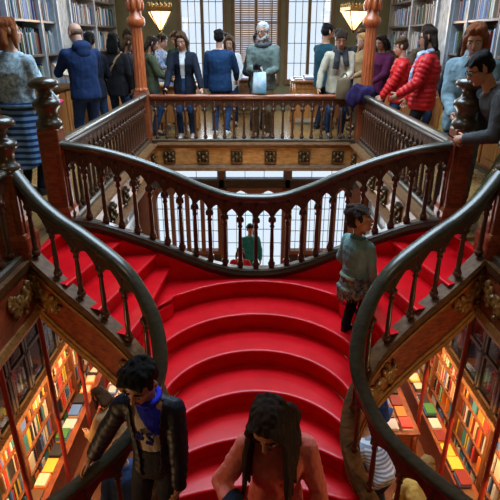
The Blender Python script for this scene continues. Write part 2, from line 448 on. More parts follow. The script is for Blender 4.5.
def newel(label, x, y, top, w, base_z=0.0):
    t = thing('newel_post', label, 'post', (x, y, base_z)); k = w / .18; H = top - base_z
    mb = MB(); hs = H - .42
    mb.lathe([(.5 * w * 1.414, 0.0), (.5 * w * 1.414, hs)], n=4, rot=pi / 4, sm=False)
    ob = bevel(mb.build('shaft', WOOD_RED, t), .012)
    mb = MB(); mb.lathe([(.62 * w * 1.414, -.04), (.62 * w * 1.414, .16), (.54 * w * 1.414, .2)], n=4, rot=pi / 4, sm=False)
    for a in range(4):
        M = Matrix.Rotation(a * pi / 2, 3, 'Z')
        mb.box(M @ V((0, -.5 * w - .004, hs * .55)), (w * .55, .012, hs * .55), 0, M)
    bevel(mb.build('plinth', WOOD_PANEL, t), .006)
    mb = MB()
    P = [(.086, hs - .02), (.104, hs), (.112, hs + .03), (.104, hs + .055), (.084, hs + .07), (.080, hs + .10), (.088, hs + .15), (.112, hs + .18), (.118, hs + .20), (.112, hs + .225),
         (.082, hs + .245), (.062, hs + .26), (.056, hs + .30), (.075, hs + .325), (.118, hs + .34), (.126, hs + .365), (.11, hs + .395), (.06, hs + .415), (.01, hs + .42)]
    mb.lathe([(r * k, z) for r, z in P], n=20); mb.build('cap', WOOD_DARK, t)
    return t
for sg, nm in ((-1, LS), (1, RS)):
    newel('tall newel post with mushroom cap heading the curved balustrade, beside ' + nm, CX + sg * 1.80, 4.42, 1.32, .18)
    newel('newel post at the top of the inner swept handrail, beside ' + nm, CX + sg * 1.93, 3.74, 1.10, .2)

# ------------------------------------------------------------------ columns at the far corners of the well
for sg, nm in ((-1, 'left of the woman in the dark blazer'), (1, 'beside the woman in purple')):
    nm = {-1: 'behind the woman in the olive jacket'}.get(sg, 'hung with the purple shawl')
    t = thing('carved_column', 'slender reddish wooden column with carved capital, ' + nm, 'column', (CX + sg * 1.83, 8.52, 0))
    mb = MB(); mb.lathe([(.17, 0), (.17, .75), (.15, .80), (.13, .86)], n=4, rot=pi / 4, sm=False); bevel(mb.build('pedestal', WOOD_RED, t), .01)
    mb = MB()
    rs = []
    for z, r in ((.8, .098), (.84, .118), (.88, .098), (1.2, .095), (1.78, .088)):
        rs.append([V((r * (1 - .10 * (j % 2)) * cos(2 * pi * j / 24), r * (1 - .10 * (j % 2)) * sin(2 * pi * j / 24), z)) for j in range(24)])
    mb.rings(rs, 0, False); mb.build('shaft', COLUMN, t)
    mb = MB(); mb.lathe([(.09, 1.77), (.135, 1.80), (.145, 1.85), (.135, 1.90), (.095, 1.93), (.09, 2.05), (.12, 2.3), (.17, 2.45), (.17, 2.55), (.12, 2.6), (.10, 2.7), (.10, 4.6)], n=16)
    for r_, z_ in ((.11, 2.08), (.135, 2.28)):
        for j in range(8):
            a = 2 * pi * j / 8; mb.ell((r_ * cos(a), r_ * sin(a), z_), (.035, .035, .09), None, 7, 6)
    mb.build('capital', COLUMN, t)
# ------------------------------------------------------------------ room shell
XW = 3.45; YB = 12.7; YF = -4.0; ZC = 4.6
mb = MB(); mb.bb(CX - XW, CX + XW, YF, YB, G - .15, G); struct('floor', mb, FLOOR_G)
mb = MB()
for sg in (-1, 1):
    def st(a, b, y0, y1, th=.42): mb.bb(CX + sg * a, CX + sg * b, y0, y1, -th, 0)
    st(1.69, XW, 4.36, 8.42); st(1.85, XW, .6, 3.66); st(1.83, XW, 3.66, 4.36)
mb.bb(CX - XW, CX + XW, 8.42, YB, -.42, 0); mb.bb(CX - XW, CX + XW, YF, .6, -.42, 0)
struct('floor_gallery', mb, FLOOR_M)
for nm, sg in (('wall_left', -1), ('wall_right', 1)):
    mb = MB(); mb.bb(CX + sg * XW, CX + sg * (XW + .2), YF, YB, G, ZC + .2); struct(nm, mb, PLASTER)
mb = MB(); mb.bb(CX - XW - .2, CX + XW + .2, YF - .2, YF, G, ZC + .2); struct('wall_near', mb, PLASTER)
mb = MB()
mb.bb(CX - XW, CX + XW, YF, 4.6, ZC, ZC + .2); mb.bb(CX - XW, CX + XW, 9.4, YB, ZC, ZC + .2)
mb.bb(CX - XW, CX - 1.9, 4.6, 9.4, ZC, ZC + .2); mb.bb(CX + 1.9, CX + XW, 4.6, 9.4, ZC, ZC + .2); struct('ceiling', mb, ROOF_PL)
mb = MB(); 
for i in range(5): mb.bb(CX - 1.9, CX + 1.9, 4.6 + 4.8 * i / 4 - .04, 4.6 + 4.8 * i / 4 + .04, ZC + .02, ZC + .14)
for i in range(3): mb.bb(CX - 1.9 + 1.9 * i - .04, CX - 1.9 + 1.9 * i + .04, 4.6, 9.4, ZC + .02, ZC + .14)
sk = struct('window_skylight', mb, WINFR)
mb = MB(); mb.bb(CX - 1.9, CX + 1.9, 4.6, 9.4, ZC + .07, ZC + .08); mb.build('pane', PANE, sk)

# far wall, upper storey and ground storey
UW = [(-1.66, -.56), (-.42, .70), (.82, 1.93)]
GW = [(-2.55, -.80), (-.68, .92), (1.04, 2.70)]
mb = MB(); xs = [CX - XW] + [v for w in UW for v in w] + [CX + XW]
for a, b in zip(xs[::2], xs[1::2]): mb.bb(a, b, YB, YB + .22, .62, 3.7)
mb.bb(CX - XW, CX + XW, YB, YB + .22, -.42, .62); mb.bb(CX - XW, CX + XW, YB, YB + .22, 3.7, ZC + .2)
struct('wall_back', mb, PLASTER)
mb = MB(); xs = [CX - XW] + [v for w in GW for v in w] + [CX + XW]
for a, b in zip(xs[::2], xs[1::2]): mb.bb(a, b, YB, YB + .22, G, -.42)
mb.bb(CX - XW, CX + XW, YB, YB + .22, -1.22, -.42)
struct('wall_back_lower', mb, WINLOW)
def window(name, x0, x1, z0, z1, cols, rows, frm, arched=True, y=YB + .06, f=.07, door=False):
    mb = MB()
    for a, b in ((x0 - .02, x0 + f), (x1 - f, x1 + .02)): mb.bb(a, b, y - .10, y + .1, z0, z1)
    mb.bb(x0, x1, y - .10, y + .1, z1 - f, z1 + .02); mb.bb(x0, x1, y - .12, y + .1, z0 - .03, z0 + f)
    w = (x1 - x0 - 2 * f) / cols
    mw = .055 if y > 0 and z0 < 0 else .035
    for i in range(1, cols): mb.bb(x0 + f + w * i - mw, x0 + f + w * i + mw, y - .06, y + .06, z0, z1)
    o = struct(name, mb, frm); 
    ml = MB()
    for i in range(cols):
        for j in (1, 2): 
            xx = x0 + f + w * (i + j / 3); ml.bb(xx - .007, xx + .007, y - .008, y + .008, z0, z1)
    for j in range(1, rows): ml.bb(x0, x1, y - .008, y + .008, z0 + (z1 - z0) * j / rows - .007, z0 + (z1 - z0) * j / rows + .007)
    ml.build('lead_cames', LEAD, o)
    if arched:
        ma = MB(); hh = min(w * .9, .42)
        rs = []
        n = cols * 12
        for i in range(n + 1):
            u = (i % 12) / 12.0; q = abs(2 * u - 1)
            z = z1 - f - hh + hh * .92 * sqrt(max(1 - ((1 + q) / 2) ** 2, 0)) / sqrt(.75)
            X = x0 + f + w * cols * i / n
            rs.append([V((X, y - .04, z1 - f * .5)), V((X, y + .04, z1 - f * .5)), V((X, y + .04, z)), V((X, y - .04, z))])
        ma.rings(rs, 0, False); ma.build('tracery', frm, o)
    mp = MB(); mp.bb(x0 + .02, x1 - .02, y - .003, y + .003, z0, z1); mp.build('pane', PANE, o)
    return o
window('window_1', *UW[0], .62, 3.7, 2, 7, WINFR, True)
wc = window('window_2', *UW[1], .62, 3.7, 2, 7, WINFR, False)
window('window_3', *UW[2], .62, 3.7, 2, 7, WINFR, True)
t = thing('wooden_blind', 'lowered honey coloured slatted wooden blind in the middle upstairs window', 'blind', (.14, YB - .09, 0))
mb = MB()
for i in range(58):
    z = .95 + i * .046
    M = Matrix.Rotation(R(42), 3, 'X'); mb.box((0, 0, z), (1.0, .044, .006), 0, M)
mb.build('slats', BLIND, t)
mb = MB(); mb.bb(-.52, .52, -.03, .03, 3.6, 3.68); mb.bb(-.5, .5, -.02, .02, .88, .92)
for x in (-.36, 0, .36): mb.bb(x - .012, x + .012, -.028, -.022, .9, 3.62)
mb.build('blind_frame', WINFR, t)
for i, (a, b) in enumerate(GW):
    window('window_%d' % (4 + i), a, b, -1.80, -1.22, 1, 1, LEAD, False, f=.05)
    if i == 1: window('door_1', a, b, G + .02, -1.98, 2, 6, WINLOW, True)
    else: window('window_%d' % (7 + i), a, b, G + .55, -1.98, 4, 6, WINLOW, True)
mb = MB()
for i, (a, b) in enumerate(GW):
    mb.bb(a - .12, b + .12, YB - .08, YB + .2, -1.99, -1.79)
    if i != 1: mb.bb(a, b, YB, YB + .2, G, G + .55)
struct('trim_1', mb, WOOD_DARK)
# the edge of the gallery round the well
def fascia(name, path, deep, rosettes=0):
    mb = MB(); mb.sweep(path, [(-.02, -.06), (.03, -.06), (.03, -deep + .06), (-.02, -deep + .06)], plumb=True)
    o = struct(name, mb, WOOD_GOLD)
    mb = MB()
    for prof in ([(-.02, .005), (.09, .005), (.10, -.02), (.075, -.05), (.05, -.08), (-.02, -.08)], [(-.02, -deep + .10), (.05, -deep + .10), (.085, -deep + .05), (.095, -deep), (-.02, -deep - .01)]):
        mb.sweep(path, prof, plumb=True)
    mb.build('moulding', WOOD_BROWN, o)
    if rosettes:
        a, b = V(path[0]), V(path[-1]); t = (b - a).normalized(); sd = t.cross(UP)
        mr = MB()
        mr.box((0, 0, 0), (.20, .05, .19)); 
        for k in range(4):
            for j in (-1, 1): mr.ell((.06 * j if k < 2 else 0, -.03, (.055 * (1 if k % 2 else -1)) if k < 2 else .06 * j), (.032, .03, .032), None, 8, 6)
        mr.ell((0, -.035, 0), (.035, .03, .035), None, 8, 6)
        me = mr.mesh('rosette', METAL_D)
        for i in range(rosettes):
            p = a + (b - a) * ((i + .5) / rosettes) + sd * .035 + V((0, 0, -deep / 2 - .0))
            r = link('rosette', me, o, p, math.atan2(t.y, t.x) + pi if sd.dot(V((0, -1, 0))) < -.5 else math.atan2(t.y, t.x))
    return o
fascia('trim_2', [(CX - 1.70, 8.42, 0), (CX + 1.70, 8.42, 0)], .46, 6)
fascia('trim_3', [(CX - 1.69, 4.5, 0), (CX - 1.69, 8.42, 0)], .46, 6)
fascia('trim_4', [(CX + 1.69, 8.42, 0), (CX + 1.69, 4.5, 0)], .46, 6)
for nm, sg in (('trim_5', -1), ('trim_6', 1)):
    ys = (.6, 3.62) if sg < 0 else (3.62, .6)
    path = [(CX + sg * 1.85, ys[0], 0), (CX + sg * 1.85, ys[1], 0)]
    mb = MB(); mb.sweep(path, [(-.03, -.05), (.012, -.05), (.012, -.46), (-.03, -.46)], plumb=True); o = struct(nm, mb, WOOD_PANEL)
    mb = MB(); mb.sweep(path, [(-.03, .0), (.05, .0), (.03, -.08), (-.03, -.08)], plumb=True); mb.build('moulding', WOOD_BROWN, o)
    mb = MB(); mb.sweep(path, [(-.03, -.44), (.03, -.44), (.04, -.5), (.0, -.57), (-.03, -.57)], plumb=True); mb.build('moulding', WOOD_GOLD, o)
    c = link('carved_ornament', ORN, o, V((CX + sg * 1.83, 3.38, -.26))); c.rotation_euler = (0, 0, pi / 2 * (1 if sg < 0 else -1))
for nm, sg in (('trim_7', -1), ('trim_8', 1)):
    mb = MB()
    mb.bb(CX + sg * 3.12, CX + sg * XW, 8.72, 9.34, 0, 4.6)
    o = struct(nm, mb, MARBLE)
    mb = MB()
    for y in (8.72, 9.34): mb.bb(CX + sg * 3.08, CX + sg * 3.2, y - .035, y + .035, 0, 4.6)
    mb.build('moulding', SILVER, o)
# marbled panels under the gallery beyond the lower bookcases
for nm, sg in (('wall_panel_left', -1), ('wall_panel_right', 1)):
    mb = MB(); mb.bb(CX + sg * 3.1, CX + sg * XW, 8.0, 12.6, G, -.42); o = struct(nm, mb, MARBLE)
    mb = MB()
    for z in (-.5, -.95, -1.75, -2.6): mb.bb(CX + sg * 3.02, CX + sg * 3.15, 8.0, 12.6, z - .06, z + .06)
    for y in (8.0, 8.9, 9.8, 10.7, 11.6, 12.5): mb.bb(CX + sg * 3.05, CX + sg * 3.15, y - .06, y + .06, G, -.5)
    mb.build('moulding', SILVER, o)

# ------------------------------------------------------------------ bookcases
ORD = ['first', 'second', 'third', 'fourth', 'fifth', 'sixth', 'seventh', 'eighth', 'ninth', 'tenth', 'eleventh', 'twelfth', 'thirteenth', 'fourteenth', 'fifteenth',
       'sixteenth', 'seventeenth', 'eighteenth', 'nineteenth', 'twentieth']
def ordw(i):
    if i < 20: return ORD[i]
    t_ = {2: 'twenty', 3: 'thirty', 4: 'forty', 5: 'fifty', 6: 'sixty'}[(i + 1) // 10]; u = (i + 1) % 10
    return t_ + ('-' + ORD[u - 1] if u else 'th')
BOOKS = []   # candidate books: dict(c, size, sg, lean, col, label, case)
PALE = [('white', (.72, .72, .70)), ('cream', (.66, .60, .45)), ('pale blue', (.36, .48, .62)), ('grey', (.36, .38, .40)), ('navy', (.04, .06, .16)), ('teal', (.05, .22, .26)),
        ('brown', (.17, .08, .035)), ('dark red', (.28, .03, .03)), ('black', (.025, .025, .03)), ('lilac', (.40, .34, .52)), ('white', (.80, .80, .80)), ('blue', (.08, .18, .44)), ('olive', (.16, .17, .06))]
WARM = [('red', (.58, .04, .03)), ('white', (.78, .74, .66)), ('cream', (.72, .58, .34)), ('yellow', (.76, .50, .06)), ('orange', (.70, .20, .03)), ('black', (.025, .02, .02)), ('blue', (.06, .16, .42)),
        ('teal', (.03, .26, .28)), ('green', (.06, .26, .07)), ('brown', (.24, .10, .04)), ('dark red', (.30, .02, .02)), ('white', (.8, .78, .72)), ('black', (.03, .03, .04))]
def fill_row(rnd, sg, xf, y0, y1, z, hmax, pal, where, case, dens=.95, dp=.2):
    y = y1 - .01; i = 0   # from the street end towards the camera
    while y > y0 + .03:
        th = rnd.choice((.018, .022, .026, .03, .036, .045)) * rnd.uniform(.9, 1.1)
        if rnd.random() > dens: y -= rnd.uniform(.04, .16); continue
        if y - th < y0 + .01: break
        if pal is WARM and rnd.random() < .07: th = rnd.uniform(.11, .16); dfl = .03
        else: dfl = 0
        if y - th < y0 + .01: y -= .02; continue
        h = hmax * rnd.uniform(.68, .97); d = dfl or dp * rnd.uniform(.85, 1.05); nm, c = rnd.choice(pal)
        v = rnd.uniform(.8, 1.2); c = tuple(min(q * v, .85) for q in c)
        sz = 'tall' if h > hmax * .88 else ('short' if h < hmax * .76 else 'medium')
        BOOKS.append(dict(c=(xf + sg * (d / 2 + rnd.uniform(.0, .03)), y - th / 2, z), size=(th, d, h), sg=sg, lean=rnd.uniform(-3, 3) if rnd.random() < .85 else rnd.uniform(-9, 9), col=c,
                          label='%s %s book, %s from street, %s, %s' % (sz, nm, ordw(i), where, case), nm=nm, grp='books on the ' + case))
        i += 1; y -= th + .0015
def knob(parent, p, sg):
    m = MB(); m.ell((0, 0, 0), (.018, .018, .018), None, 8, 6); m.build('knob', BRASS, parent, p)
def upper_case(sg, y0, y1, idx, nm, rnd):
    case = '%s case by %s' % (ORD[idx], nm)
    t = thing('bookcase', 'tall bookcase of pale spines, ' + ORD[idx] + ' upstairs from the street beside ' + nm, 'bookcase', (CX + sg * 3.2, (y0 + y1) / 2, 0), 0, 'upstairs bookcases')
    hy = (y1 - y0) / 2
    X = lambda a: sg * (a - 3.2)
    mb = MB(); mb.bb(X(3.40), X(3.44), -hy, hy, .9, 4.2); mb.build('back_panel', WOOD_CASE, t)
    for s2 in (-1, 1):
        mb = MB(); mb.bb(X(3.12), X(3.44), s2 * (hy - .045), s2 * (hy - .002), .92, 4.2); bevel(mb.build('side_panel', SILVER if s2 > 0 else WOOD_CASE, t), .006)
    Z = [1.38, 1.84, 2.30, 2.76, 3.22, 3.68]
    for z in Z:
        mb = MB(); mb.bb(X(3.13), X(3.42), -hy, hy, z - .018, z + .018); bevel(mb.build('shelf', WOOD_CASE, t), .005)
    mb = MB(); mb.bb(X(2.95), X(3.44), -hy, hy, .08, .88); mb.build('cabinet', WOOD_ORANGE, t)
    mb = MB(); mb.bb(X(2.90), X(3.44), -hy, hy, .88, .93); bevel(mb.build('counter', WOOD_BROWN, t), .01)
    mb = MB(); mb.bb(X(2.97), X(3.44), -hy, hy, 0, .08); mb.build('plinth', WOOD_DARK, t)
    n = 2 if hy > .4 else 1
    for k in range(n):
        a = -hy + 2 * hy * k / n; b = a + 2 * hy / n
        mb = MB(); mb.bb(X(2.925), X(2.95), a + .03, b - .03, .12, .85)
        mb.bb(X(2.915), X(2.93), a + .12, b - .12, .22, .75); d = bevel(mb.build('door', WOOD_ORANGE, t), .008); knob(d, V((X(2.905), b - .07 if k == 0 else a + .07, .55)), sg)
    names = ['counter row', 'second row up', 'third row up', 'fourth row up']
    for k, z in enumerate([.93, 1.398, 1.858, 2.318]):
        fill_row(rnd, sg, CX + sg * 3.17, y0 + .04, y1 - .04, z, .37, PALE, names[k], case, .30 if k == 0 else .96)
rnd = random.Random(21)
for sg, nm in ((-1, LS), (1, RS)):
    ed = [(10.95, 12.6), (9.4, 10.95), (8.1, 8.69), (7.0, 8.1), (5.9, 7.0), (4.75, 5.9)]
    for i, (a, b) in enumerate(ed): upper_case(sg, a, b, i, nm, rnd)
def lower_case(sg, y0, y1, idx, nm, rnd):
    case = '%s case under %s' % (ORD[idx], nm)
    t = thing('bookcase', 'lamp lit bookcase with glazed upper doors, ' + ORD[idx] + ' from street below ' + nm, 'bookcase', (CX + sg * 3.2, (y0 + y1) / 2, G), 0, 'downstairs bookcases')
    hy = (y1 - y0) / 2; X = lambda a: sg * (a - 3.2)
    mb = MB(); mb.bb(X(3.40), X(3.44), -hy, hy, 0, 3.9); mb.build('back_panel', WOOD_CASE_LOW, t)
    for s2 in (-1, 1):
        mb = MB(); mb.bb(X(3.02), X(3.44), s2 * (hy - .03), s2 * (hy - .002), 0, 3.9); mb.build('side_panel', WOOD_CASE_LOW, t)
    mb = MB(); mb.lathe([(.04, 0), (.045, .06), (.034, .1), (.028, 1.5), (.038, 1.55), (.028, 1.6), (.028, 3.7), (.04, 3.8), (.04, 3.92)], (X(2.50), -hy, 0), 10); mb.build('post', RED_POST, t)
    zs = [.10, .48, .84, 1.20]
    for z in zs:
        mb = MB(); mb.bb(X(3.04), X(3.42), -hy + .02, hy - .02, z - .018, z + .018); bevel(mb.build('shelf', WOOD_CASE_LOW, t), .004)
    mb = MB(); mb.bb(X(2.93), X(3.44), -hy, hy, 1.55, 1.63); bevel(mb.build('cornice', WOOD_BROWN, t), .01)
    for z in (2.20, 2.75, 3.30):
        mb = MB(); mb.bb(X(3.08), X(3.42), -hy + .02, hy - .02, z - .014, z + .014); mb.build('shelf', WOOD_CASE, t)
    for k in range(2):
        a = -hy + hy * k; b = a + hy; mb = MB()
        for p, q in ((a + .01, a + .06), (b - .06, b - .01)): mb.bb(X(2.99), X(3.03), p, q, 1.64, 3.88)
        for z in (1.65, 2.20, 2.75, 3.30, 3.82): mb.bb(X(2.99), X(3.03), a + .02, b - .02, z, z + .05)
        d = mb.build('door', WOOD_DARK, t)
        mb = MB(); mb.bb(X(3.008), X(3.012), a + .03, b - .03, 1.66, 3.86); mb.build('pane', CASEGL, d)
    names = ['bottom row', 'second row up', 'third row up', 'fourth row up', 'fifth row up']
    for k, z in enumerate(zs):
        fill_row(rnd, sg, CX + sg * 3.06, y0 + .04, y1 - .04, G + z + .018, .335, WARM, names[k], case, .96)
    for k, z in enumerate((1.63, 2.214, 2.764)):
        fill_row(rnd, sg, CX + sg * 3.14, y0 + .05, y1 - .05, G + z, .36, PALE, 'glazed %s row' % ORD[k], case, .95)
rnd = random.Random(5)
for sg, nm in ((-1, LS), (1, RS)):
    for i in range(5):
        lower_case(sg, 7.95 - .98 * (i + 1), 7.95 - .98 * i, i, nm, rnd)

# ------------------------------------------------------------------ display tables
def table(label, x0, x1, y0, y1, z0, h, m, name='display_table', glow=None):
    t = thing(name, label, 'table', ((x0 + x1) / 2, (y0 + y1) / 2, z0)); hx = (x1 - x0) / 2; hy = (y1 - y0) / 2
    mb = MB(); mb.bb(-hx, hx, -hy, hy, h - .04, h); bevel(mb.build('tabletop', m, t), .008)
    mb = MB(); mb.bb(-hx + .05, hx - .05, -hy + .05, hy - .05, h - .16, h - .04); mb.build('apron', m, t)
    mb = MB(); mb.bb(-hx + .06, hx - .06, -hy + .06, hy - .06, .14, h - .16); mb.build('panel', m, t)
    for a in (-1, 1):
        for b in (-1, 1):
            mb = MB(); mb.lathe([(.03, 0), (.04, .05), (.03, .1), (.045, h - .25), (.045, h - .05)], (a * (hx - .06), b * (hy - .06), 0), 8); mb.build('leg', m, t)
    return t
table('long wooden counter spread with books, ground floor, below the boy in the dark jacket', CX - 2.45, CX - 1.95, 5.7, 7.6, G, .66, WOOD_RED)
table('long wooden counter spread with books, ground floor, beneath the crouching shopper', CX + 1.95, CX + 2.45, 5.7, 7.6, G, .66, WOOD_RED)
table('glowing orange wooden display table behind the woman in the olive jacket', CX - 1.85, CX - 1.0, 9.62, 10.05, 0, .82, WOOD_ORANGE)
table('orange wooden display cabinet behind the man in the cream sweater', CX + .75, CX + 1.85, 10.2, 10.9, 0, .86, WOOD_ORANGE)
table('low table under the middle upstairs window', CX - .95, CX + .35, 11.6, 12.15, 0, .78, WOOD_BROWN)
for sg, nm in ((-1, 'the boy'), (1, 'the shoppers')):
    t = thing('display_ledge', 'low wooden ledge of flat books along the shelves, on the side of ' + nm, 'ledge', (CX + sg * 2.80, 5.5, G))
    mb = MB(); mb.bb(-.13, .13, -2.4, 2.4, .50, .54); bevel(mb.build('board', WOOD_RED, t), .006)
    mb = MB(); mb.bb(-.11, .11, -2.38, 2.38, .0, .50); mb.build('panel', WOOD_PANEL, t)
    # the books on it follow below
# books lying on tables and standing on the cabinet
rnd = random.Random(9)
def flat_books(x0, x1, y0, y1, z, pal, where, n, sg):
    i = 0
    ny = max(1, int((y1 - y0) / .27)); nx = max(1, int((x1 - x0) / .2))
    for a in range(ny):
        for b in range(nx):
            if i >= n: return
            st_ = rnd.choice((1, 1, 2, 3)); zz = z
            for k in range(st_):
                nm, c = rnd.choice(pal); th = rnd.uniform(.02, .04)
                BOOKS.append(dict(c=(x0 + .1 + b * .2, y0 + .13 + a * .27, zz), size=(rnd.uniform(.14, .17), rnd.uniform(.2, .24), th), sg=0, lean=0, rz=rnd.uniform(-8, 8), col=c,
                                  label='flat %s book, %s in row %s of %s%s' % (nm, ordw(b), ordw(a), where, ('', ', second in pile', ', third in pile')[k]), nm=nm, grp='books lying on ' + where, pri=1))
                zz += th + .001
            i += 1
flat_books(CX - 2.43, CX - 1.97, 5.75, 7.55, G + .66, WARM, 'counter by the boy', 60, -1)
flat_books(CX + 1.97, CX + 2.43, 5.75, 7.55, G + .66, WARM, 'counter by the shopper', 60, 1)
flat_books(CX - 2.93, CX - 2.68, 3.2, 7.8, G + .54, WARM, 'ledge by the boy', 60, -1)
flat_books(CX + 2.68, CX + 2.93, 3.2, 7.8, G + .54, WARM, 'ledge by the shoppers', 60, 1)
flat_books(CX - 1.83, CX - 1.02, 9.65, 10.02, .82, WARM + PALE, 'orange table', 10, -1)
flat_books(CX + .8, CX + 1.8, 10.25, 10.85, .86, WARM + PALE, 'orange cabinet', 10, 1)
flat_books(CX - .9, CX + .3, 11.65, 12.1, .78, PALE, 'window table', 12, 1)

# ------------------------------------------------------------------ lanterns
def lantern(x, y, label):
    t = thing('lantern', label, 'lamp', (x, y, 1.75)); r1 = .30; n = 4
    H = .36
    mb = MB()
    def P(r, z, k): return V((r * cos(2 * pi * k / n + pi / 4 + .3), r * sin(2 * pi * k / n + pi / 4 + .3), z))
    mb.add([P(r1 * .97, H, k) for k in range(n)] + [P(.03, .02, k) for k in range(n)], [(k, (k + 1) % n, n + (k + 1) % n, n + k) for k in range(n)])
    mb.build('glass_shade', LAMP_GL, t)
    mb = MB()
    for k in range(n):
        mb.tube([P(r1, H, k), P(.035, 0, k)], .011, 6); mb.tube([P(r1, H, k), P(r1, H, k + 1)], .012, 6); 
        a = (P(r1 * .97, H, k) + P(r1 * .97, H, k + 1)) / 2; b = (P(.03, .02, k) + P(.03, .02, k + 1)) / 2; mb.tube([a * 1.01, b], .006, 5)
    mb.lathe([(.04, -.0), (.045, .02), (.02, -.03), (.012, -.06)], n=8); mb.build('frame', METAL_D, t)
    mb = MB(); rs = []
    for z, r in ((H, r1 * .98), (H + .07, r1 * 1.02), (H + .09, r1 * .9), (H + .09, .02)):
        rs.append([P(r, z, k) for k in range(n)])
    mb.rings(rs, 0, False)
    for k in range(n):
        for j in range(5):
            p = P(r1 * 1.0, H + .07, k).lerp(P(r1 * 1.0, H + .07, k + 1), (j + .5) / 5); mb.lathe([(.02, 0), (.015, .03), (.02, .05), (.001, .09)], p, 6)
    mb.build('crown', BRASS, t)
    mb = MB(); mb.tube([(0, 0, H + .08), (0, 0, 2.88)], .012, 6); mb.build('hanging_rod', METAL_D, t)
    return t
lantern(-1.82, 11.1, 'glowing lantern with brass crown hanging above the woman in the olive jacket')
lantern(2.10, 11.1, 'glowing lantern with brass crown hanging above the man in the dark cap')

# ------------------------------------------------------------------ light
def area(name, loc, rot, sx, sy, e, col):
    l = bpy.data.lights.new(name, 'AREA'); l.shape = 'RECTANGLE'; l.size = sx; l.size_y = sy; l.energy = e; l.color = col
    o = bpy.data.objects.new(name, l); COL.objects.link(o); o.location = loc; o.rotation_euler = tuple(R(a) for a in rot); return o
def point(name, loc, e, col, r=.08):
    l = bpy.data.lights.new(name, 'POINT'); l.energy = e; l.color = col; l.shadow_soft_size = r
    o = bpy.data.objects.new(name, l); COL.objects.link(o); o.location = loc; return o
area('skylight_daylight', (CX, 6.7, ZC - .05), (0, 0, 0), 3.0, 4.4, 330, (.62, .82, 1.0)).data.spread = R(125)
area('warm_fill', (CX, .6, ZC - .3), (0, 0, 0), 1.6, 1.6, 26, (1, .72, .44))  # unseen warm fill, added overhead to bring out the carved wood
for i, (a, b) in enumerate(UW): area('window_daylight', ((a + b) / 2, YB - .15 - (.1 if i == 1 else 0), 2.2), (90, 0, 180), b - a - .1, 2.6, 75 if i != 1 else 25, (.82, .91, 1.0)).rotation_euler = (R(-90), 0, 0)
for i, (a, b) in enumerate(GW): area('door_daylight', ((a + b) / 2, YB - .15, -2.9), (-90, 0, 0), b - a - .1, 1.8, 40, (.9, .95, 1.0))
for sg in (-1, 1):
    for y in (3.55, 4.5, 5.5, 6.5, 7.45):
        area('shelf_lamp', (CX + sg * 2.62, y, -2.72), (0, 0, 0), .10, .9, 16, (1, .56, .24)).rotation_euler = (0, R(-sg * 30), 0)
    point('lantern_glow', ((-1.82, 2.10)[sg > 0], 10.9, 1.95), 14, (1, .62, .3), .15)
    point('gallery_lamp', (CX + sg * 2.3, 9.6, .6 + 1.9), 14, (1, .75, .45), .2)
for sg in (-1, 1): point('hall_fill', (CX + sg * 2.1, 1.9, -1.3), 32, (1, .60, .28), .15)  # unseen warm points, added to brighten the stair strings
point('hall_fill', (CX, 7.4, -1.2), 40, (1, .66, .36), .2)  # another unseen point, added to light the ground floor
w = bpy.data.worlds.new('daylight'); bpy.context.scene.world = w; w.use_nodes = True
bg = w.node_tree.nodes['Background']; bg.inputs['Color'].default_value = (.86, .93, 1.0, 1); bg.inputs['Strength'].default_value = 1.15

cam = bpy.data.cameras.new('camera'); co = bpy.data.objects.new('camera', cam); COL.objects.link(co)
co.location = (0, 0, 1.62); co.rotation_euler = (R(67), 0, 0); cam.lens = 36; cam.sensor_width = 36; cam.clip_start = .05
sc = bpy.context.scene; sc.camera = co
sc.view_settings.view_transform = 'Standard'; sc.view_settings.look = 'None'; sc.view_settings.gamma = 1; sc.view_settings.exposure = 0.0
sc.cycles.use_denoising = True; sc.cycles.max_bounces = 6; sc.cycles.transparent_max_bounces = 12
sc.cycles.sample_clamp_indirect = 6
# ------------------------------------------------------------------ people
SKIN = {'pale': mat('skin_pale', (.62, .34, .23), .5, (.70, .40, .28), 9), 'tan': mat('skin_tan', (.46, .22, .13), .5, (.54, .27, .16), 9),
        'brown': mat('skin_brown', (.26, .12, .065), .5, (.32, .15, .08), 9)}
EYE_W = mat('eye_white', (.72, .70, .66), .25); EYE_D = mat('iris_dark', (.02, .012, .008), .2)
LIP = mat('lips', (.38, .09, .08), .45)
def hairm(nm, c):
    return mat('hair_' + nm, c, .5, tuple(min(q * 1.8 + .004, 1) for q in c), 30, (6, 6, .6), .6, 90, spec=.12)
HAIR = {'black': hairm('black', (.008, .007, .007)), 'dark': hairm('dark_brown', (.022, .012, .008)), 'brown': hairm('brown', (.06, .028, .012)), 'auburn': hairm('auburn', (.20, .055, .015)),
        'blond': hairm('blond', (.42, .24, .08)), 'grey': hairm('grey', (.42, .41, .39)), 'stubble': hairm('stubble', (.20, .12, .085))}
def cloth(nm, c, c2=None, sc=10, kind='noise', rough=.85, st=(1, 1, 1), bump=.25, bs=70):
    return mat('cloth_' + nm, c, rough, c2 or tuple(min(q * 1.35 + .003, 1) for q in c), sc, st, bump, bs, kind=kind, spec=.25)

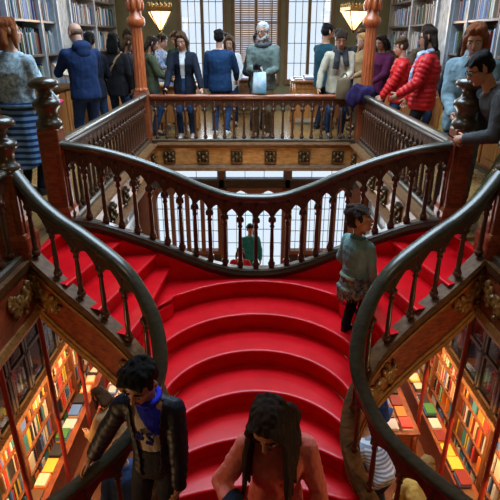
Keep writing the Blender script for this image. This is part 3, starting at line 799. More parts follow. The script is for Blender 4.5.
def hand_mesh(mb, wrist, d, palm, across, k, curl, spread=1.0, n=6, mi=0):
    """palm and five bent fingers; d: wrist to fingertips, palm: direction the palm faces, across: towards the thumb side; k: hand length in metres"""
    d = d.normalized(); across = (across - d * across.dot(d)).normalized(); palm = (palm - d * palm.dot(d)); palm = (palm - across * palm.dot(across)).normalized()
    Mx = Matrix((across, d, palm)).transposed()
    mb.ell(wrist + d * k * .27, (k * .225, k * .32, k * .115), Mx, 10, 8, mi)
    mb.cap(wrist - d * k * .12, wrist + d * k * .14, k * .14, k * .16, 8, mi)
    lens = (.40, .46, .43, .33)
    for i in range(4):
        o = (.165 - .11 * i) * spread
        p = wrist + d * k * (.47 - .02 * abs(i - 1)) + across * (k * o); L = lens[i] * k; a = R(curl * .6 + 4 * i)
        dirv = (d + across * (.10 - .07 * i) * spread).normalized(); pts = [p - dirv * k * .08, p]
        for j, q in enumerate((.45, .32, .25)):
            dd = dirv * cos(a) + palm * sin(a); p = p + dd * (L * q); pts.append(p); a += R(curl)
        mb.tube(pts, [k * .048, k * .05, k * .046, k * .041, k * .028], n, mi)
    p = wrist + d * k * .14 + across * k * .17; td = (d * .75 + across * .75 + palm * .35).normalized(); pts = [p - td * k * .06, p]
    for j, q in enumerate((.19, .15, .11)):
        p = p + td * (k * q); pts.append(p); td = (td + d * .28 + palm * (.006 * curl)).normalized()
    mb.tube(pts, [k * .062, k * .064, k * .055, k * .048, k * .032], n, mi)

def ik(a, b, l1, l2, pole):
    d = b - a; L = d.length; u = d.normalized() if L > 1e-6 else V((0, 0, -1)); L = min(max(L, abs(l1 - l2) + .01), (l1 + l2) * .998)
    x = (l1 * l1 - l2 * l2 + L * L) / (2 * L); hgt = sqrt(max(l1 * l1 - x * x, 0))
    p = pole - u * pole.dot(u); p = p.normalized() if p.length > 1e-5 else u.orthogonal().normalized()
    return a + u * x + p * hgt, a + u * L

def person(label, pos, face, h=1.7, build=1.0, fem=False, skin='pale', hair=('short', 'dark'), top=None, bot=None, shoe=None, rh=None, lh=None, rf=None, lf=None,
           lean=0, side=0, twist=0, look=(0, 0, 0), crouch=0.0, vox=.014, curl=28, hk=1.0, cat='person', group=None, hdir=(None, None), extras=(), pole=(None, None), hn=6):
    root = thing('person', label, cat, pos, R(face), group)
    rnd = random.Random(label)
    # ---- joints, facing +y, right hand on +x
    P = V((0, 0, (.515 - crouch) * h))
    up = V((sin(R(side)), sin(R(lean)), cos(R(lean)))).normalized(); fw = (V((0, 1, 0)) - up * up.y).normalized(); rt = fw.cross(up).normalized()
    Mt = Matrix.Rotation(R(twist), 3, up); sfw, srt = Mt @ fw, Mt @ rt
    sw = (.096 if fem else .107) * h * build ** .5; C = P + up * (.298 * h); Nk = P + up * (.335 * h)
    upn = (up + UP * .8).normalized(); hf = (sfw - upn * sfw.dot(upn)).normalized()
    Rot = Matrix.Rotation(R(look[0]), 3, upn); hf = Rot @ hf; hr = hf.cross(upn).normalized()
    Rp = Matrix.Rotation(R(-look[1]), 3, hr); hu = Rp @ upn; hf = Rp @ hf
    Rr = Matrix.Rotation(R(look[2]), 3, hf); hu = Rr @ hu; hr = hf.cross(hu).normalized()
    hd = .143 * h * hk; H = Nk + upn * (.028 * h) + hu * (.5 * hd) + hf * (.10 * hd)
    HM = Matrix((hr, hf, hu)).transposed()
    hp = lambda x, y, z: H + hr * (x * hd) + hf * (y * hd) + hu * (z * hd)
    wl, ul = .145 * h, .172 * h; tl, sl = .245 * h, .232 * h
    S = [C + srt * sw - up * .020 * h, C - srt * sw - up * .020 * h]
    E = []; W = []
    for i, (tg, s) in enumerate(((rh, 1), (lh, -1))):
        tg = V(tg) * h if tg else S[i] + srt * s * .035 * h + sfw * .05 * h - UP * .30 * h
        pl = V(pole[i]) if pole[i] else srt * s * .55 - sfw * .75 - UP * .45
        e, w_ = ik(S[i], tg, ul, wl, pl); E.append(e); W.append(w_)
    hip = [P + V((.05 * h, 0, -.01 * h)), P - V((.05 * h, 0, .01 * h))]; K = []; A = []
    for i, (tg, s) in enumerate(((rf, 1), (lf, -1))):
        tg = V(tg) * h if tg else V((s * .062 * h, 0, .0)); tg = tg + V((0, 0, .048 * h))
        k, a = ik(hip[i], tg, tl, sl, V((s * .12, 1, 0))); K.append(k); A.append(a)
    HD = []
    for i, s in ((0, 1), (1, -1)):
        d = V(hdir[i]).normalized() if hdir[i] else (W[i] - E[i]).normalized(); HD.append(d)
    def spine_rings(prof, infl=0.0, n=16):
        rs = []
        for t, a, b in prof:
            q = min(max(t / .3, 0), 1); r_ = (rt * (1 - q) + srt * q).normalized(); f_ = r_.cross(up) * -1; f_ = up.cross(r_)
            o = P + up * (t * h) if t > 0 else P + UP * (t * h)
            o = o - f_ * (.006 * h * (1 - abs(2 * q - 1)))
            rs.append([o + r_ * ((a * h * build + infl) * cos(2 * pi * j / n)) + f_ * ((b * h * build ** .8 + infl) * sin(2 * pi * j / n)) for j in range(n)])
        return rs
    bust = .012 if fem else 0
    waist = .070 if fem else .081
    TOR = [(-.05, .07, .055), (0, .094, .070), (.04, .090, .066), (.10, waist, .060), (.17, .086, .066 + bust * .4), (.22, .094, .068 + bust), (.265, .098, .062), (.295, .085, .05), (.32, .052, .038), (.335, .036, .035)]
    # ---- the body: one continuous skin
    mb = MB(); mb.rings(spine_rings(TOR)); 
    mb.cap(Nk - up * .02 * h, hp(0, -.12, -.22), .034 * h * build ** .5, .031 * h, 12)
    for i in (0, 1):
        mb.cap(S[i], E[i], .027 * h * build ** .6, .021 * h, 10); mb.cap(E[i], W[i], .0215 * h, .0145 * h, 10)
        mb.cap(C + up * .005 * h, S[i], .036 * h, .031 * h, 10)
        mb.cap(hip[i], K[i], .048 * h, .030 * h, 10); mb.cap(K[i], A[i], .030 * h, .019 * h, 10); mb.cap(A[i], A[i] + V((0, .07 * h, -.028 * h)), .02 * h, .016 * h, 8)
    mb.ell(hp(0, -.04, .13), (.335 * hd, .42 * hd, .37 * hd), HM, 18, 12)          # skull
    mb.ell(hp(0, .12, -.15), (.265 * hd, .27 * hd, .33 * hd), HM, 16, 10)         # face and jaw
    mb.ell(hp(0, .25, -.37), (.12 * hd, .11 * hd, .10 * hd), HM, 10, 8)           # chin
    mb.cap(hp(-.16, .31, .10), hp(.16, .31, .10), .055 * hd, .055 * hd, 8)        # brow
    for s in (-1, 1):
        mb.ell(hp(s * .19, .22, -.09), (.09 * hd, .10 * hd, .09 * hd), HM, 8, 6)    # cheek
        mb.ell(hp(s * .345, -.03, -.02), (.045 * hd, .085 * hd, .13 * hd), HM, 8, 8)  # ear
    mb.cap(hp(0, .36, .06), hp(0, .455, -.12), .035 * hd, .06 * hd, 8)             # nose
    mb.ell(hp(0, .35, -.245), (.11 * hd, .055 * hd, .04 * hd), HM, 8, 6)
    me = fuse(mb, vox * .72, 2, 'body', [SKIN[skin]])
    hm = MB(); hl = .108 * h
    for i, s in ((0, 1), (1, -1)):
        d = HD[i]; inn = -srt * s; inn = inn - d * inn.dot(d); inn = inn.normalized() if inn.length > .05 else -UP
        acr = sfw + UP * .35
        if abs(d.dot(acr.normalized())) > .85: acr = UP - sfw * .2; inn = -srt * s
        if d.z > -.35: acr = -srt * s * .6 + UP * .8; inn = (-UP * .8 - srt * s * .6)
        hand_mesh(hm, W[i] + d * .004 * h, d, inn, acr, hl, curl, n=hn)
    bm = bmesh.new(); bm.from_mesh(me)
    tm = bpy.data.meshes.new('t'); tm.from_pydata(hm.v, [], hm.f); tm.polygons.foreach_set('use_smooth', [True] * len(tm.polygons)); bm.from_mesh(tm); bpy.data.meshes.remove(tm)
    bm.to_mesh(me); bm.free(); me.polygons.foreach_set('use_smooth', [True] * len(me.polygons))
    link('body', me, root)
    # ---- face
    for s in (-1, 1):
        q = MB(); q.ell(hp(s * .145, .335, .02), (.062 * hd, .05 * hd, .042 * hd), HM, 10, 8, 0); q.ell(hp(s * .145, .375, .018), (.030 * hd, .016 * hd, .030 * hd), HM, 8, 6, 1)
        q.build('eye', [EYE_W, EYE_D], root)
    if hair[0] != 'none':
        q = MB()
        for s in (-1, 1): q.tube([hp(s * .05, .385, .115), hp(s * .14, .385, .14), hp(s * .24, .33, .11)], [.016 * hd, .022 * hd, .012 * hd], 5)
        q.build('eyebrows', HAIR[hair[1]], root)
    q = MB(); q.tube([hp(-.11, .375, -.25), hp(-.03, .41, -.235), hp(.03, .41, -.235), hp(.11, .375, -.25)], [.012 * hd, .03 * hd, .03 * hd, .012 * hd], 6); q.build('lips', LIP, root)
    # ---- hair
    st = hair[0]
    if st != 'none':
        q = MB()
        if st == 'bald':
            q.ell(hp(0, -.16, .02), (.335 * hd, .30 * hd, .22 * hd), HM, 16, 10)
        elif st == 'hoodup': pass
        else:
            tp = .30 if st in ('short', 'crop') else .29
            q.ell(hp(0, -.085, tp), (.365 * hd, .42 * hd, .285 * hd), HM, 18, 12)
            q.ell(hp(0, -.20, .08), (.36 * hd, .31 * hd, .36 * hd), HM, 16, 10)
            if st in ('short', 'crop', 'boy'):
                for s in (-1, 1): q.ell(hp(s * .29, .06, .12), (.07 * hd, .12 * hd, .19 * hd), HM, 8, 8)
            if st == 'boy' or st == 'short':
                for i in range(9):
                    x = -.26 + .065 * i; q.cap(hp(x, .05, .50 - abs(x) * .3), hp(x + .05, .33, .36 - abs(x) * .35), .08 * hd, .045 * hd, 6)
                for i in range(46):     # tufts swirling out of the crown
                    an = i * 2.4; el = .25 + 1.15 * ((i * .618) % 1)
                    dv = V((cos(an) * sin(el), sin(an) * sin(el) - .12, cos(el))); pa = V((.345 * dv.x, -.09 + .40 * dv.y, .28 + .29 * dv.z))
                    pb = pa + V((.16 * dv.x + .06 * dv.y, .13 * dv.y + .04, -.05 - .05 * el)); q.cap(hp(*pa), hp(*pb), .055 * hd, .018 * hd, 6)
            if st in ('long', 'bob', 'tail', 'bun'):
                Ln = hair[2] if len(hair) > 2 else 1.1
                if st == 'bob': Ln = .62
                big = st == 'long' and vox < .0105
                if big:      # heavy curtains of hair falling from a middle parting
                    for s in (-1, 1):
                        for k in range(11):
                            y0 = .26 - .066 * k; o = rnd.uniform(-.02, .02)
                            p2 = hp(s * (.345 + o), y0 * .95 + .05, -.14); sp = (.02 + .02 * (k % 3)) * hd
                            fr = max(0, 1 - k / 4)
                            p3 = p2 - UP * (Ln * .34 * hd) + hr * s * (sp + .05 * hd) + hf * (.05 * fr - .05 * (k > 5)) * hd
                            p4 = p3 - UP * (Ln * (.40 + .07 * ((k * 5) % 3)) * hd) + hr * (s * sp * .6) + hf * (.10 * fr - .10 * (k > 4)) * hd
                            q.tube([hp(s * .02, y0, .50 - .25 * (y0 + .1) ** 2), hp(s * .22, y0 * .95 + .03, .41), hp(s * .34, y0 * .9 + .05, .12), p2, p3, p4], [.05 * hd, .06 * hd, .06 * hd, .07 * hd, .09 * hd, .03 * hd], 7)
                for s in ((-1, 1) if not big else ()):
                    q.cap(hp(s * .10, .22, .44), hp(s * .34, .10, .02), .11 * hd, .09 * hd, 8)
                    if st in ('long', 'bob'):
                        e1 = hp(s * .36, .02, -.25); e2 = e1 - UP * (Ln * .5 * hd) + hf * (.10 if st == 'long' else 0) * hd + hr * s * .06 * hd
                        q.cap(hp(s * .34, .06, .08), e1, .105 * hd, .12 * hd, 8); q.cap(e1, e2, .125 * hd, .07 * hd, 8)
                if st in ('long', 'bob'):
                    for i in range(5):
                        x = -.24 + .12 * i; a = hp(x, -.34, 0); b = hp(x * 1.25, -.30, -.4) - sfw * .02 * h; e = b - UP * (Ln * .75 - .3) * hd - sfw * .01 * h
                        q.cap(a, b, .16 * hd, .15 * hd, 8); q.cap(b, e, .15 * hd, (.09 if i % 2 else .07) * hd, 8)
                if st == 'tail':
                    a = hp(0, -.46, .2); b = hp(0, -.56, -.2) ; q.cap(a, b, .12 * hd, .13 * hd, 8); q.cap(b, b - UP * (Ln * .7 * hd), .13 * hd, .05 * hd, 8)
                if st == 'bun': q.ell(hp(0, -.50, .30), (.2 * hd, .18 * hd, .18 * hd), HM, 10, 8)
        seed = rnd.uniform(0, 50)
        def hp_post(c, n):
            return c + n * (.030 * hd * noise.noise(V((c.x * 48 + seed, c.y * 48, c.z * 7))) )
        if q.v: link('hair', fuse(q, max(vox * .62, .0055), 2, 'hair', [HAIR[hair[1]]], hp_post), root)
    # ---- trousers / skirt
    bot = bot or dict(m=cloth('navy_jeans', (.02, .035, .075)))
    bi = bot.get('infl', .010)
    sd0 = rnd.uniform(0, 99)
    def folds(amp, fr=11):
        def f(c, n): 
            return c + n * (amp * noise.noise(V((c.x * fr + sd0, c.y * fr, c.z * fr * .8))) + amp * .5 * noise.noise(V((c.x * 30, c.y * 30 + sd0, c.z * 24))))
        return f
    q = MB(); q.rings(spine_rings([(-.06, .085, .068), (-.02, .098, .076), (.03, .096, .07), (.09, .084, .064)], bi))
    if bot.get('kind') == 'skirt':
        L = bot.get('len', .28)
        q.rings(spine_rings([(-L, .115, .10), (-.1, .108, .085), (.03, .094, .07)], bi))
    else:
        for i in (0, 1):
            q.cap(hip[i] - V((0, 0, .01 * h)), K[i], .052 * h * build ** .5 + bi * .6, .034 * h + bi, 12); q.cap(K[i], A[i] + V((0, 0, .012 * h)), .034 * h + bi, .026 * h + bi, 12)
    link('skirt' if bot.get('kind') == 'skirt' else 'trousers', fuse(q, vox, 3, 'trousers', [bot['m']], folds(.006)), root)
    sm = shoe or cloth('black_leather', (.015, .014, .014), rough=.5)
    for i in (0, 1):
        q = MB(); a = A[i] + V((0, 0, -.048 * h)); f = (K[i] - A[i]); yaw = (.12, -.12)[i]; fd = V((sin(yaw), cos(yaw), 0)); sdv = V((fd.y, -fd.x, 0)); rs = []
        for y, w_, z in ((-.036, .018, .04), (-.028, .024, .055), (.0, .025, .06), (.035, .026, .045), (.07, .028, .030), (.095, .024, .022), (.108, .012, .016)):
            o = a + fd * (y * h); rs.append([o + sdv * (w_ * h * cos(t)) + UP * (max(z * h * .5 + z * h * .5 * sin(t), 0) if sin(t) > -.4 else 0) for t in [2 * pi * j / 12 for j in range(12)]])
        q.rings(rs); q.build('shoe', sm, root)
    # ---- upper garment
    top = top or dict(m=cloth('grey_knit', (.2, .2, .2)))
    ti = top.get('infl', .014); hem = top.get('hem', .06)
    prof = [(-hem, .094 + top.get('flare', 0), .074 + top.get('flare', 0)), (-hem * .4, .098, .076)] + [(.0, .097, .074), (.05, .093, .070), (.10, waist + .008, .066), (.17, .092, .072 + bust * .4), (.22, .100, .074 + bust), (.265, .101, .067), (.295, .088, .053), (.318, .056, .042), (.33, .046, .042)]
    q = MB(); q.rings(spine_rings(prof, ti))
    sleeve = top.get('sleeve', .96); sk = top.get('sk', 1.0)
    for i in (0, 1):
        q.cap(C + up * .004 * h, S[i], .036 * h + ti * .45, .034 * h * sk + ti * .5, 10); q.cap(S[i], E[i], .034 * h * build ** .6 * sk + ti * .7, .027 * h * sk + ti * .7, 12)
        if sleeve > .4: q.cap(E[i], E[i].lerp(W[i], sleeve), .028 * h * sk + ti * .7, .021 * h * sk + ti * .6, 12)
    puff = top.get('puff')
    fo = folds(top.get('fold', .008))
    def gp(c, n):
        c2 = fo(c, n)
        if puff:
            best = 9; tt = 0
            for a, b, isb in ((P - up * .1 * h, C, 1), (S[0], E[0], 0), (E[0], W[0], 0), (S[1], E[1], 0), (E[1], W[1], 0)):
                ab = b - a; t = min(max((c - a).dot(ab) / ab.length_squared, 0), 1); dd = (c - a - ab * t).length - (.05 * h if isb else 0)
                if dd < best: best = dd; tt = t * ab.length
            c2 = c2 + n * (puff[1] * (abs(sin(pi * tt / puff[0])) - .5))
        return c2
    nm_ = top.get('name', 'sweater')
    op = top.get('open')
    if op:
        q0 = MB(); q0.rings(spine_rings([(t, a - .006, b - .005) for t, a, b in prof[1:]], ti * .3))
        sh = fuse(q0, vox * (.6 if 'shirt2' in top else 1), 3, 'shirt', [top['shirt']] + ([top['shirt2']] if 'shirt2' in top else []), folds(.004))
        if 'shirt2' in top:      # a coloured yoke over one shoulder
            for p_ in sh.polygons:
                l = p_.center - P
                if l.dot(up) / h > .20 - 1.2 * (-l.dot(srt) / h) * .4 and l.dot(srt) / h < .002 + .6 * (l.dot(up) / h - .24): p_.material_index = 1
        link('shirt', sh, root)
        def cut(c):
            l = c - P; t = l.dot(up) / h; x = l.dot(srt) + (sfw.dot(l) * top.get('skew', 0)); y = l.dot(sfw)
            return y > .02 and abs(x - top.get('ox', 0)) < (op[0] + (op[1] - op[0]) * min(max((t + .06) / .36, 0), 1)) * h and t > -hem - .05
        gm = fuse(q, vox, 3, nm_, [top['m']], gp, cut=cut, solid=.012)
    else: gm = fuse(q, vox, 3, nm_, [top['m']], gp)
    link(nm_, gm, root)
    J = dict(P=P, C=C, N=Nk, S=S, E=E, W=W, K=K, A=A, H=H, hp=hp, HM=HM, up=up, rt=srt, fw=sfw, hd=hd, h=h, root=root, HD=HD, vox=vox, rnd=rnd, hu=hu, hf=hf, hr=hr)
    for ex in extras: ex(J)
    return J
# ---- extras worn on the body (children)
def collar(m, r=.052, th=.016, lift=.0, nm='collar'):
    def f(J):
        q = MB(); h = J['h']; pts = []
        for j in range(17):
            a = 2 * pi * j / 16; pts.append(J['N'] + J['rt'] * (r * h * cos(a)) + J['fw'] * (r * .95 * h * sin(a)) + J['up'] * ((lift - .006 - .012 * sin(a)) * h))
        q.tube(pts, th * h, 8); q.build(nm, m, J['root'])
    return f
def hood(m):
    def f(J):
        h = J['h']; q = MB(); b = J['N'] - J['fw'] * .045 * h - J['up'] * .005 * h
        q.ell(b, (.075 * h, .05 * h, .05 * h), Matrix((J['rt'], J['fw'], J['up'])).transposed(), 14, 10); q.ell(b - J['up'] * .04 * h - J['fw'] * .018 * h, (.06 * h, .035 * h, .05 * h), Matrix((J['rt'], J['fw'], J['up'])).transposed(), 12, 8)
        link('hood', fuse(q, J['vox'], 3, 'hood', [m]), J['root'])
    return f
def scarf(m, ends=.2, tl=1.0):
    def f(J):
        h = J['h']; q = MB(); pts = []
        for j in range(15):
            a = 2 * pi * j / 14; pts.append(J['N'] + J['rt'] * (.056 * h * cos(a)) + J['fw'] * (.052 * h * sin(a) + .008 * h) + J['up'] * (-.002 - .016 * sin(a)) * h)
        q.tube(pts, .024 * h, 8)
        if ends:
            for s in (-1, 1):
                a = J['N'] + J['rt'] * (s * .035 * h) + J['fw'] * .06 * h - J['up'] * .02 * h
                q.tube([a, a - J['up'] * ends * .5 * h + J['fw'] * .042 * h + J['rt'] * s * .01 * h, a - J['up'] * ends * h * (1 if s > 0 else .8) + J['fw'] * .045 * h + J['rt'] * s * .02 * h], [(.03 * h, .016 * h)] * 3, 10)
        def po(c, n): return c + n * .006 * noise.noise(c * 28)
        link('scarf', fuse(q, J['vox'] * .9, 2, 'scarf', [m], po), J['root'])
    return f
def beard(m):
    def f(J):
        hp = J['hp']; hd = J['hd']; q = MB()
        q.ell(hp(0, .22, -.40), (.22 * hd, .20 * hd, .20 * hd), J['HM'], 12, 8); q.ell(hp(0, .24, -.56), (.14 * hd, .13 * hd, .16 * hd), J['HM'], 10, 8)
        for s in (-1, 1): q.cap(hp(s * .29, .06, -.08), hp(s * .20, .22, -.34), .06 * hd, .11 * hd, 8)
        q.cap(hp(-.13, .36, -.20), hp(.13, .36, -.20), .03 * hd, .03 * hd, 6)
        link('beard', fuse(q, .008, 2, 'beard', [m]), J['root'])
    return f
def glasses(m=EYE_D):
    def f(J):
        hp = J['hp']; hd = J['hd']; q = MB()
        for s in (-1, 1):
            q.tube([hp(s * .15 + .11 * cos(t), .415, .02 + .085 * sin(t)) for t in [2 * pi * j / 12 for j in range(13)]], .012 * hd, 5); q.tube([hp(s * .25, .40, .05), hp(s * .36, -.02, .04)], .011 * hd, 5)
        q.tube([hp(-.05, .42, .04), hp(.05, .42, .04)], .011 * hd, 5); q.build('glasses', m, J['root'])
    return f
def cap_hat(m, brim=True, nm='cap'):
    def f(J):
        hp = J['hp']; hd = J['hd']; q = MB(); q.ell(hp(0, -.05, .30), (.39 * hd, .45 * hd, .30 * hd), J['HM'], 16, 10)
        if brim: q.ell(hp(0, .42, .24), (.28 * hd, .24 * hd, .04 * hd), J['HM'], 12, 6)
        link(nm, fuse(q, .01, 2, nm, [m]), J['root'])
    return f
def hood_up(m):
    def f(J):
        hp = J['hp']; hd = J['hd']; q = MB()
        q.ell(hp(0, -.08, .18), (.42 * hd, .47 * hd, .44 * hd), J['HM'], 16, 12); q.ell(hp(0, -.14, -.25), (.40 * hd, .36 * hd, .36 * hd), J['HM'], 14, 10)
        def cut(c):
            l = c - J['H']; y = l.dot(J['hf']) / hd; x = l.dot(J['hr']) / hd; z = l.dot(J['hu']) / hd
            return y > .06 and abs(x) < .36 and z < .42
        link('hood', fuse(q, .012, 2, 'hood', [m], cut=cut, solid=.01), J['root'])
    return f
def wrap(m, L=.36, top_=.02, nm='tied_wrap'):
    """a garment knotted round the waist and hanging down over the legs"""
    def f(J):
        h = J['h']; q = MB(); rs = []
        for t, a in ((top_, .112), (-.05, .128), (-.2, .14), (-L, .15)):
            o = J['P'] + UP * (t * h); rs.append([o + V((a * h * cos(x) * (1 + .05 * sin(5 * x)), a * .85 * h * sin(x) * (1 + .05 * sin(7 * x)), (.05 * h * sin(x * 1.0 + 1) if t < -.15 else 0))) for x in [2 * pi * j / 28 for j in range(28)]])
        q.rings(rs); q.tube([J['P'] + V((.118 * h * cos(x), .10 * h * sin(x), (top_ + .01) * h)) for x in [2 * pi * j / 16 for j in range(17)]], .018 * h, 6)
        link(nm, fuse(q, J['vox'], 2, nm, [m], lambda c, n: c + n * .008 * noise.noise(V((c.x * 14, c.y * 14, c.z * 5)))), J['root'])
    return f
def strap(m, s=1):
    def f(J):
        h = J['h']; q = MB(); C, P, up, rt, fw = J['C'], J['P'], J['up'], J['rt'], J['fw']
        pts = [C + rt * s * .075 * h + up * .03 * h, C + rt * s * .04 * h - up * .03 * h - fw * .09 * h, C - up * .15 * h - fw * .096 * h - rt * s * .03 * h, P + up * .06 * h - rt * s * .105 * h - fw * .03 * h]
        q.tube(pts, [(.012 * h, .006 * h)] * 4, 6)
        pts = [C + rt * s * .075 * h + up * .03 * h, C + rt * s * .05 * h - up * .04 * h + fw * .088 * h, C - up * .16 * h + fw * .10 * h - rt * s * .03 * h, P + up * .06 * h - rt * s * .105 * h + fw * .02 * h]
        q.tube(pts, [(.012 * h, .006 * h)] * 4, 6); q.build('bag_strap', m, J['root'])
    return f
def motif(m, items):
    """a printed motif standing on the chest of the shirt: small raised bars (x, z, w, h, tilt)"""
    def f(J):
        h = J['h']; q = MB(); C, up, rt, fw = J['C'], J['up'], J['rt'], J['fw']
        M0 = Matrix((rt, fw, up)).transposed()
        for x, z, w_, hh, tl in items:
            q.box(C + rt * x * h + up * z * h + fw * (.083 - .35 * abs(x)) * h, (w_ * h, .012 * h, hh * h), 0, M0 @ Matrix.Rotation(R(tl), 3, 'Y'))
        q.build('printed_motif', m, J['root'])
    return f
def at(J, p):  # local to world of a person
    return Matrix.Translation(J['root'].location) @ Matrix.Rotation(J['root'].rotation_euler.z, 4, 'Z') @ V(p)

# ---- clothing materials
c_navy = cloth('navy_fleece', (.006, .020, .070)); c_dnavy = cloth('dark_navy', (.006, .009, .020)); c_black = cloth('black', (.010, .010, .013)); c_blue = cloth('blue_wool', (.006, .030, .085))
c_jean = cloth('blue_jeans', (.014, .035, .09), (.03, .07, .16), 24); c_khaki = cloth('khaki', (.16, .125, .075)); c_grey = cloth('grey_green', (.10, .13, .115)); c_olive = cloth('olive_green', (.05, .06, .03))
c_cream = cloth('cream_knit', (.42, .37, .27)); c_purple = cloth('purple_knit', (.10, .012, .055)); c_red = cloth('red_quilt', (.50, .012, .014), rough=.45, bump=.1); c_teal = cloth('teal_blue', (.008, .05, .07))
c_pale = cloth('pale_linen', (.55, .56, .56)); c_white = cloth('white_cotton', (.7, .7, .69)); c_coral = cloth('coral_knit', (.70, .15, .12), (.78, .21, .17), 30); c_pattern = cloth('pale_blue_print', (.14, .26, .36), (.62, .72, .74), 26)
c_stripe = cloth('blue_stripe', (.012, .035, .13), (.16, .30, .50), 5.0, 'wave', bump=.0); c_lblue = cloth('light_blue_fleece', (.17, .25, .29)); c_ggrey = cloth('dark_grey', (.07, .075, .08)); c_child = cloth('blue_grey_sweatshirt', (.15, .29, .29), (.21, .36, .36), 14)
c_floral = cloth('blue_yellow_print', (.008, .016, .07), (.13, .15, .10), 26); c_plaid = cloth('yellow_plaid', (.40, .24, .03), (.10, .05, .02), 22); c_puff = cloth('black_quilt', (.009, .011, .022), rough=.5, bump=.1); c_shirt = cloth('grey_tshirt', (.42, .37, .31)); c_royal = cloth('royal_blue', (.02, .03, .62))
c_scarf = cloth('blue_plaid_scarf', (.07, .16, .42), (.60, .62, .66), 20); c_green = cloth('olive_trousers', (.12, .13, .05)); c_orange = cloth('orange', (.62, .17, .03)); c_yellow = cloth('yellow_fleece', (.65, .42, .10)); c_shoe_w = cloth('pale_trainers', (.55, .56, .58), rough=.6)
c_tan = cloth('camel', (.35, .22, .10)); c_striped_w = cloth('white_grey_stripe', (.62, .66, .70), (.22, .26, .34), 7, 'wave', bump=0); c_pink = cloth('magenta', (.65, .03, .16)); c_shawl = cloth('violet_shawl', (.016, .008, .05))

N0 = .013
# three on and beside the flight
boy = person('boy in black quilted jacket over blue and grey T-shirt, hand on the lower banister', (-.61, 2.47, zk(6)), 168, 1.58, .88, skin='tan', hair=('boy', 'black'), hk=1.16,
       top=dict(m=c_puff, name='jacket', infl=.020, hem=.035, open=(.034, .062), shirt=c_shirt, shirt2=c_royal, puff=(.05, .004), sk=1.1), bot=dict(m=cloth('charcoal_jeans', (.02, .022, .03))), shoe=c_shoe_w,
       rh=(.255, .045, .515), lh=(-.135, .10, .475), lean=4, twist=4, look=(-10, 22, -4), vox=.010, curl=16, hn=8, hdir=((.5, .45, -.65), (.25, .2, -.9)), extras=[collar(c_royal, .044, .012, .002), motif(cloth('print_navy', (.02, .03, .16)), [(.012, -.10, .006, .03, 0), (.024, -.10, .006, .03, 12), (.036, -.105, .006, .026, -10), (.016, -.115, .02, .006, 0), (.034, -.118, .018, .006, 0), (-.02, -.09, .03, .006, 20), (-.02, -.115, .006, .04, 30), (-.034, -.105, .006, .03, -25), (-.015, -.135, .03, .006, -15)])])
q = MB()
woman = person('woman in a coral sweater with long dark hair walking down the red steps, head bowed', (.155, 2.22, zk(7)), 176, 1.77, .90, fem=True, skin='tan', hair=('long', 'dark', 1.75), hk=1.10,
       top=dict(m=c_coral, infl=.016, hem=.05, fold=.010, sk=1.02), bot=dict(m=cloth('black_jeans', (.015, .015, .02))), rh=(.115, .19, .64), lh=(-.165, .05, .48), lean=8, look=(-16, 30, 5), vox=.010, curl=35, hn=8,
       extras=[])
child = person('small child in a blue-grey sweatshirt looking up, standing on the step by the curved balustrade', (.90, 3.83, zk(1)), -55, 1.08, 1.12, skin='tan', hair=('boy', 'dark'), hk=1.5, rf=(.045, .02, 0), lf=(-.045, -.02, 0),
       top=dict(m=c_child, infl=.018, hem=.03, fold=.010), bot=dict(m=c_dnavy, infl=.014), rh=(.155, .05, .46), lh=(-.13, .08, .52), look=(-52, -12, 0), lean=-2, vox=.009, curl=30, hn=8,
       extras=[collar(cloth('teal_rib', (.07, .17, .19)), .05, .016), wrap(cloth('bright_print', (.015, .04, .20), (.42, .46, .22), 30), .085, .0, 'patterned_hem')])
# gallery on one side
UF = 0.0
p1 = person('woman with auburn hair and a blue striped garment tied round her waist, by the bookshelves', (-2.42, 5.45, 0), -18, 1.76, 1.08, True, 'pale', ('bob', 'auburn'), dict(m=c_pattern, infl=.02, hem=.05), dict(m=c_dnavy), rh=(.13, .15, .57), lh=(-.18, .06, .48), look=(-30, -6, 0), vox=N0, extras=[wrap(c_stripe, .33, .03)])
p2 = person('balding man in a navy hooded sweatshirt reading an open book at the shelves', (-2.28, 7.25, 0), 38, 1.78, 1.12, False, 'pale', ('bald', 'stubble'), dict(m=c_navy, infl=.022, hem=.05), dict(m=cloth('navy_trousers', (.012, .03, .09))), rh=(.06, .24, .66), lh=(-.10, .25, .66), look=(12, 18, 0), lean=3, vox=N0, extras=[hood(c_navy)])
p3 = person('dark haired woman in navy with hair in a tail, back turned beside the balding man', (-2.50, 8.45, 0), 15, 1.66, 1.0, True, 'tan', ('tail', 'black', 1.2), dict(m=c_dnavy, infl=.022, hem=.08), dict(m=c_jean), rh=(.08, .2, .62), lh=(-.1, .2, .62), vox=N0)
p4 = person('woman in a black coat with a tan bag strap across her back, upstairs gallery', (-2.30, 9.1, 0), -5, 1.66, 1.0, True, 'tan', ('long', 'black', .9), dict(m=c_black, infl=.022, hem=.10), dict(m=c_jean), vox=N0, extras=[strap(c_tan, 1)])
p5 = person('man in dark blue seen in profile beside the far carved column', (-2.35, 10.3, 0), -60, 1.72, 1.05, False, 'pale', ('short', 'dark'), dict(m=c_dnavy, infl=.02), None, rh=(.08, .2, .62), lh=(-.1, .2, .62), look=(0, 14, 0), vox=N0)
p6 = person('brown haired person in a black top half hidden behind the far carved column', (-2.16, 9.45, 0), -80, 1.62, 1.0, True, 'pale', ('bob', 'brown'), dict(m=c_black, infl=.02), None, rh=(.08, .2, .6), lh=(-.1, .2, .6), look=(0, 16, 0), vox=N0)
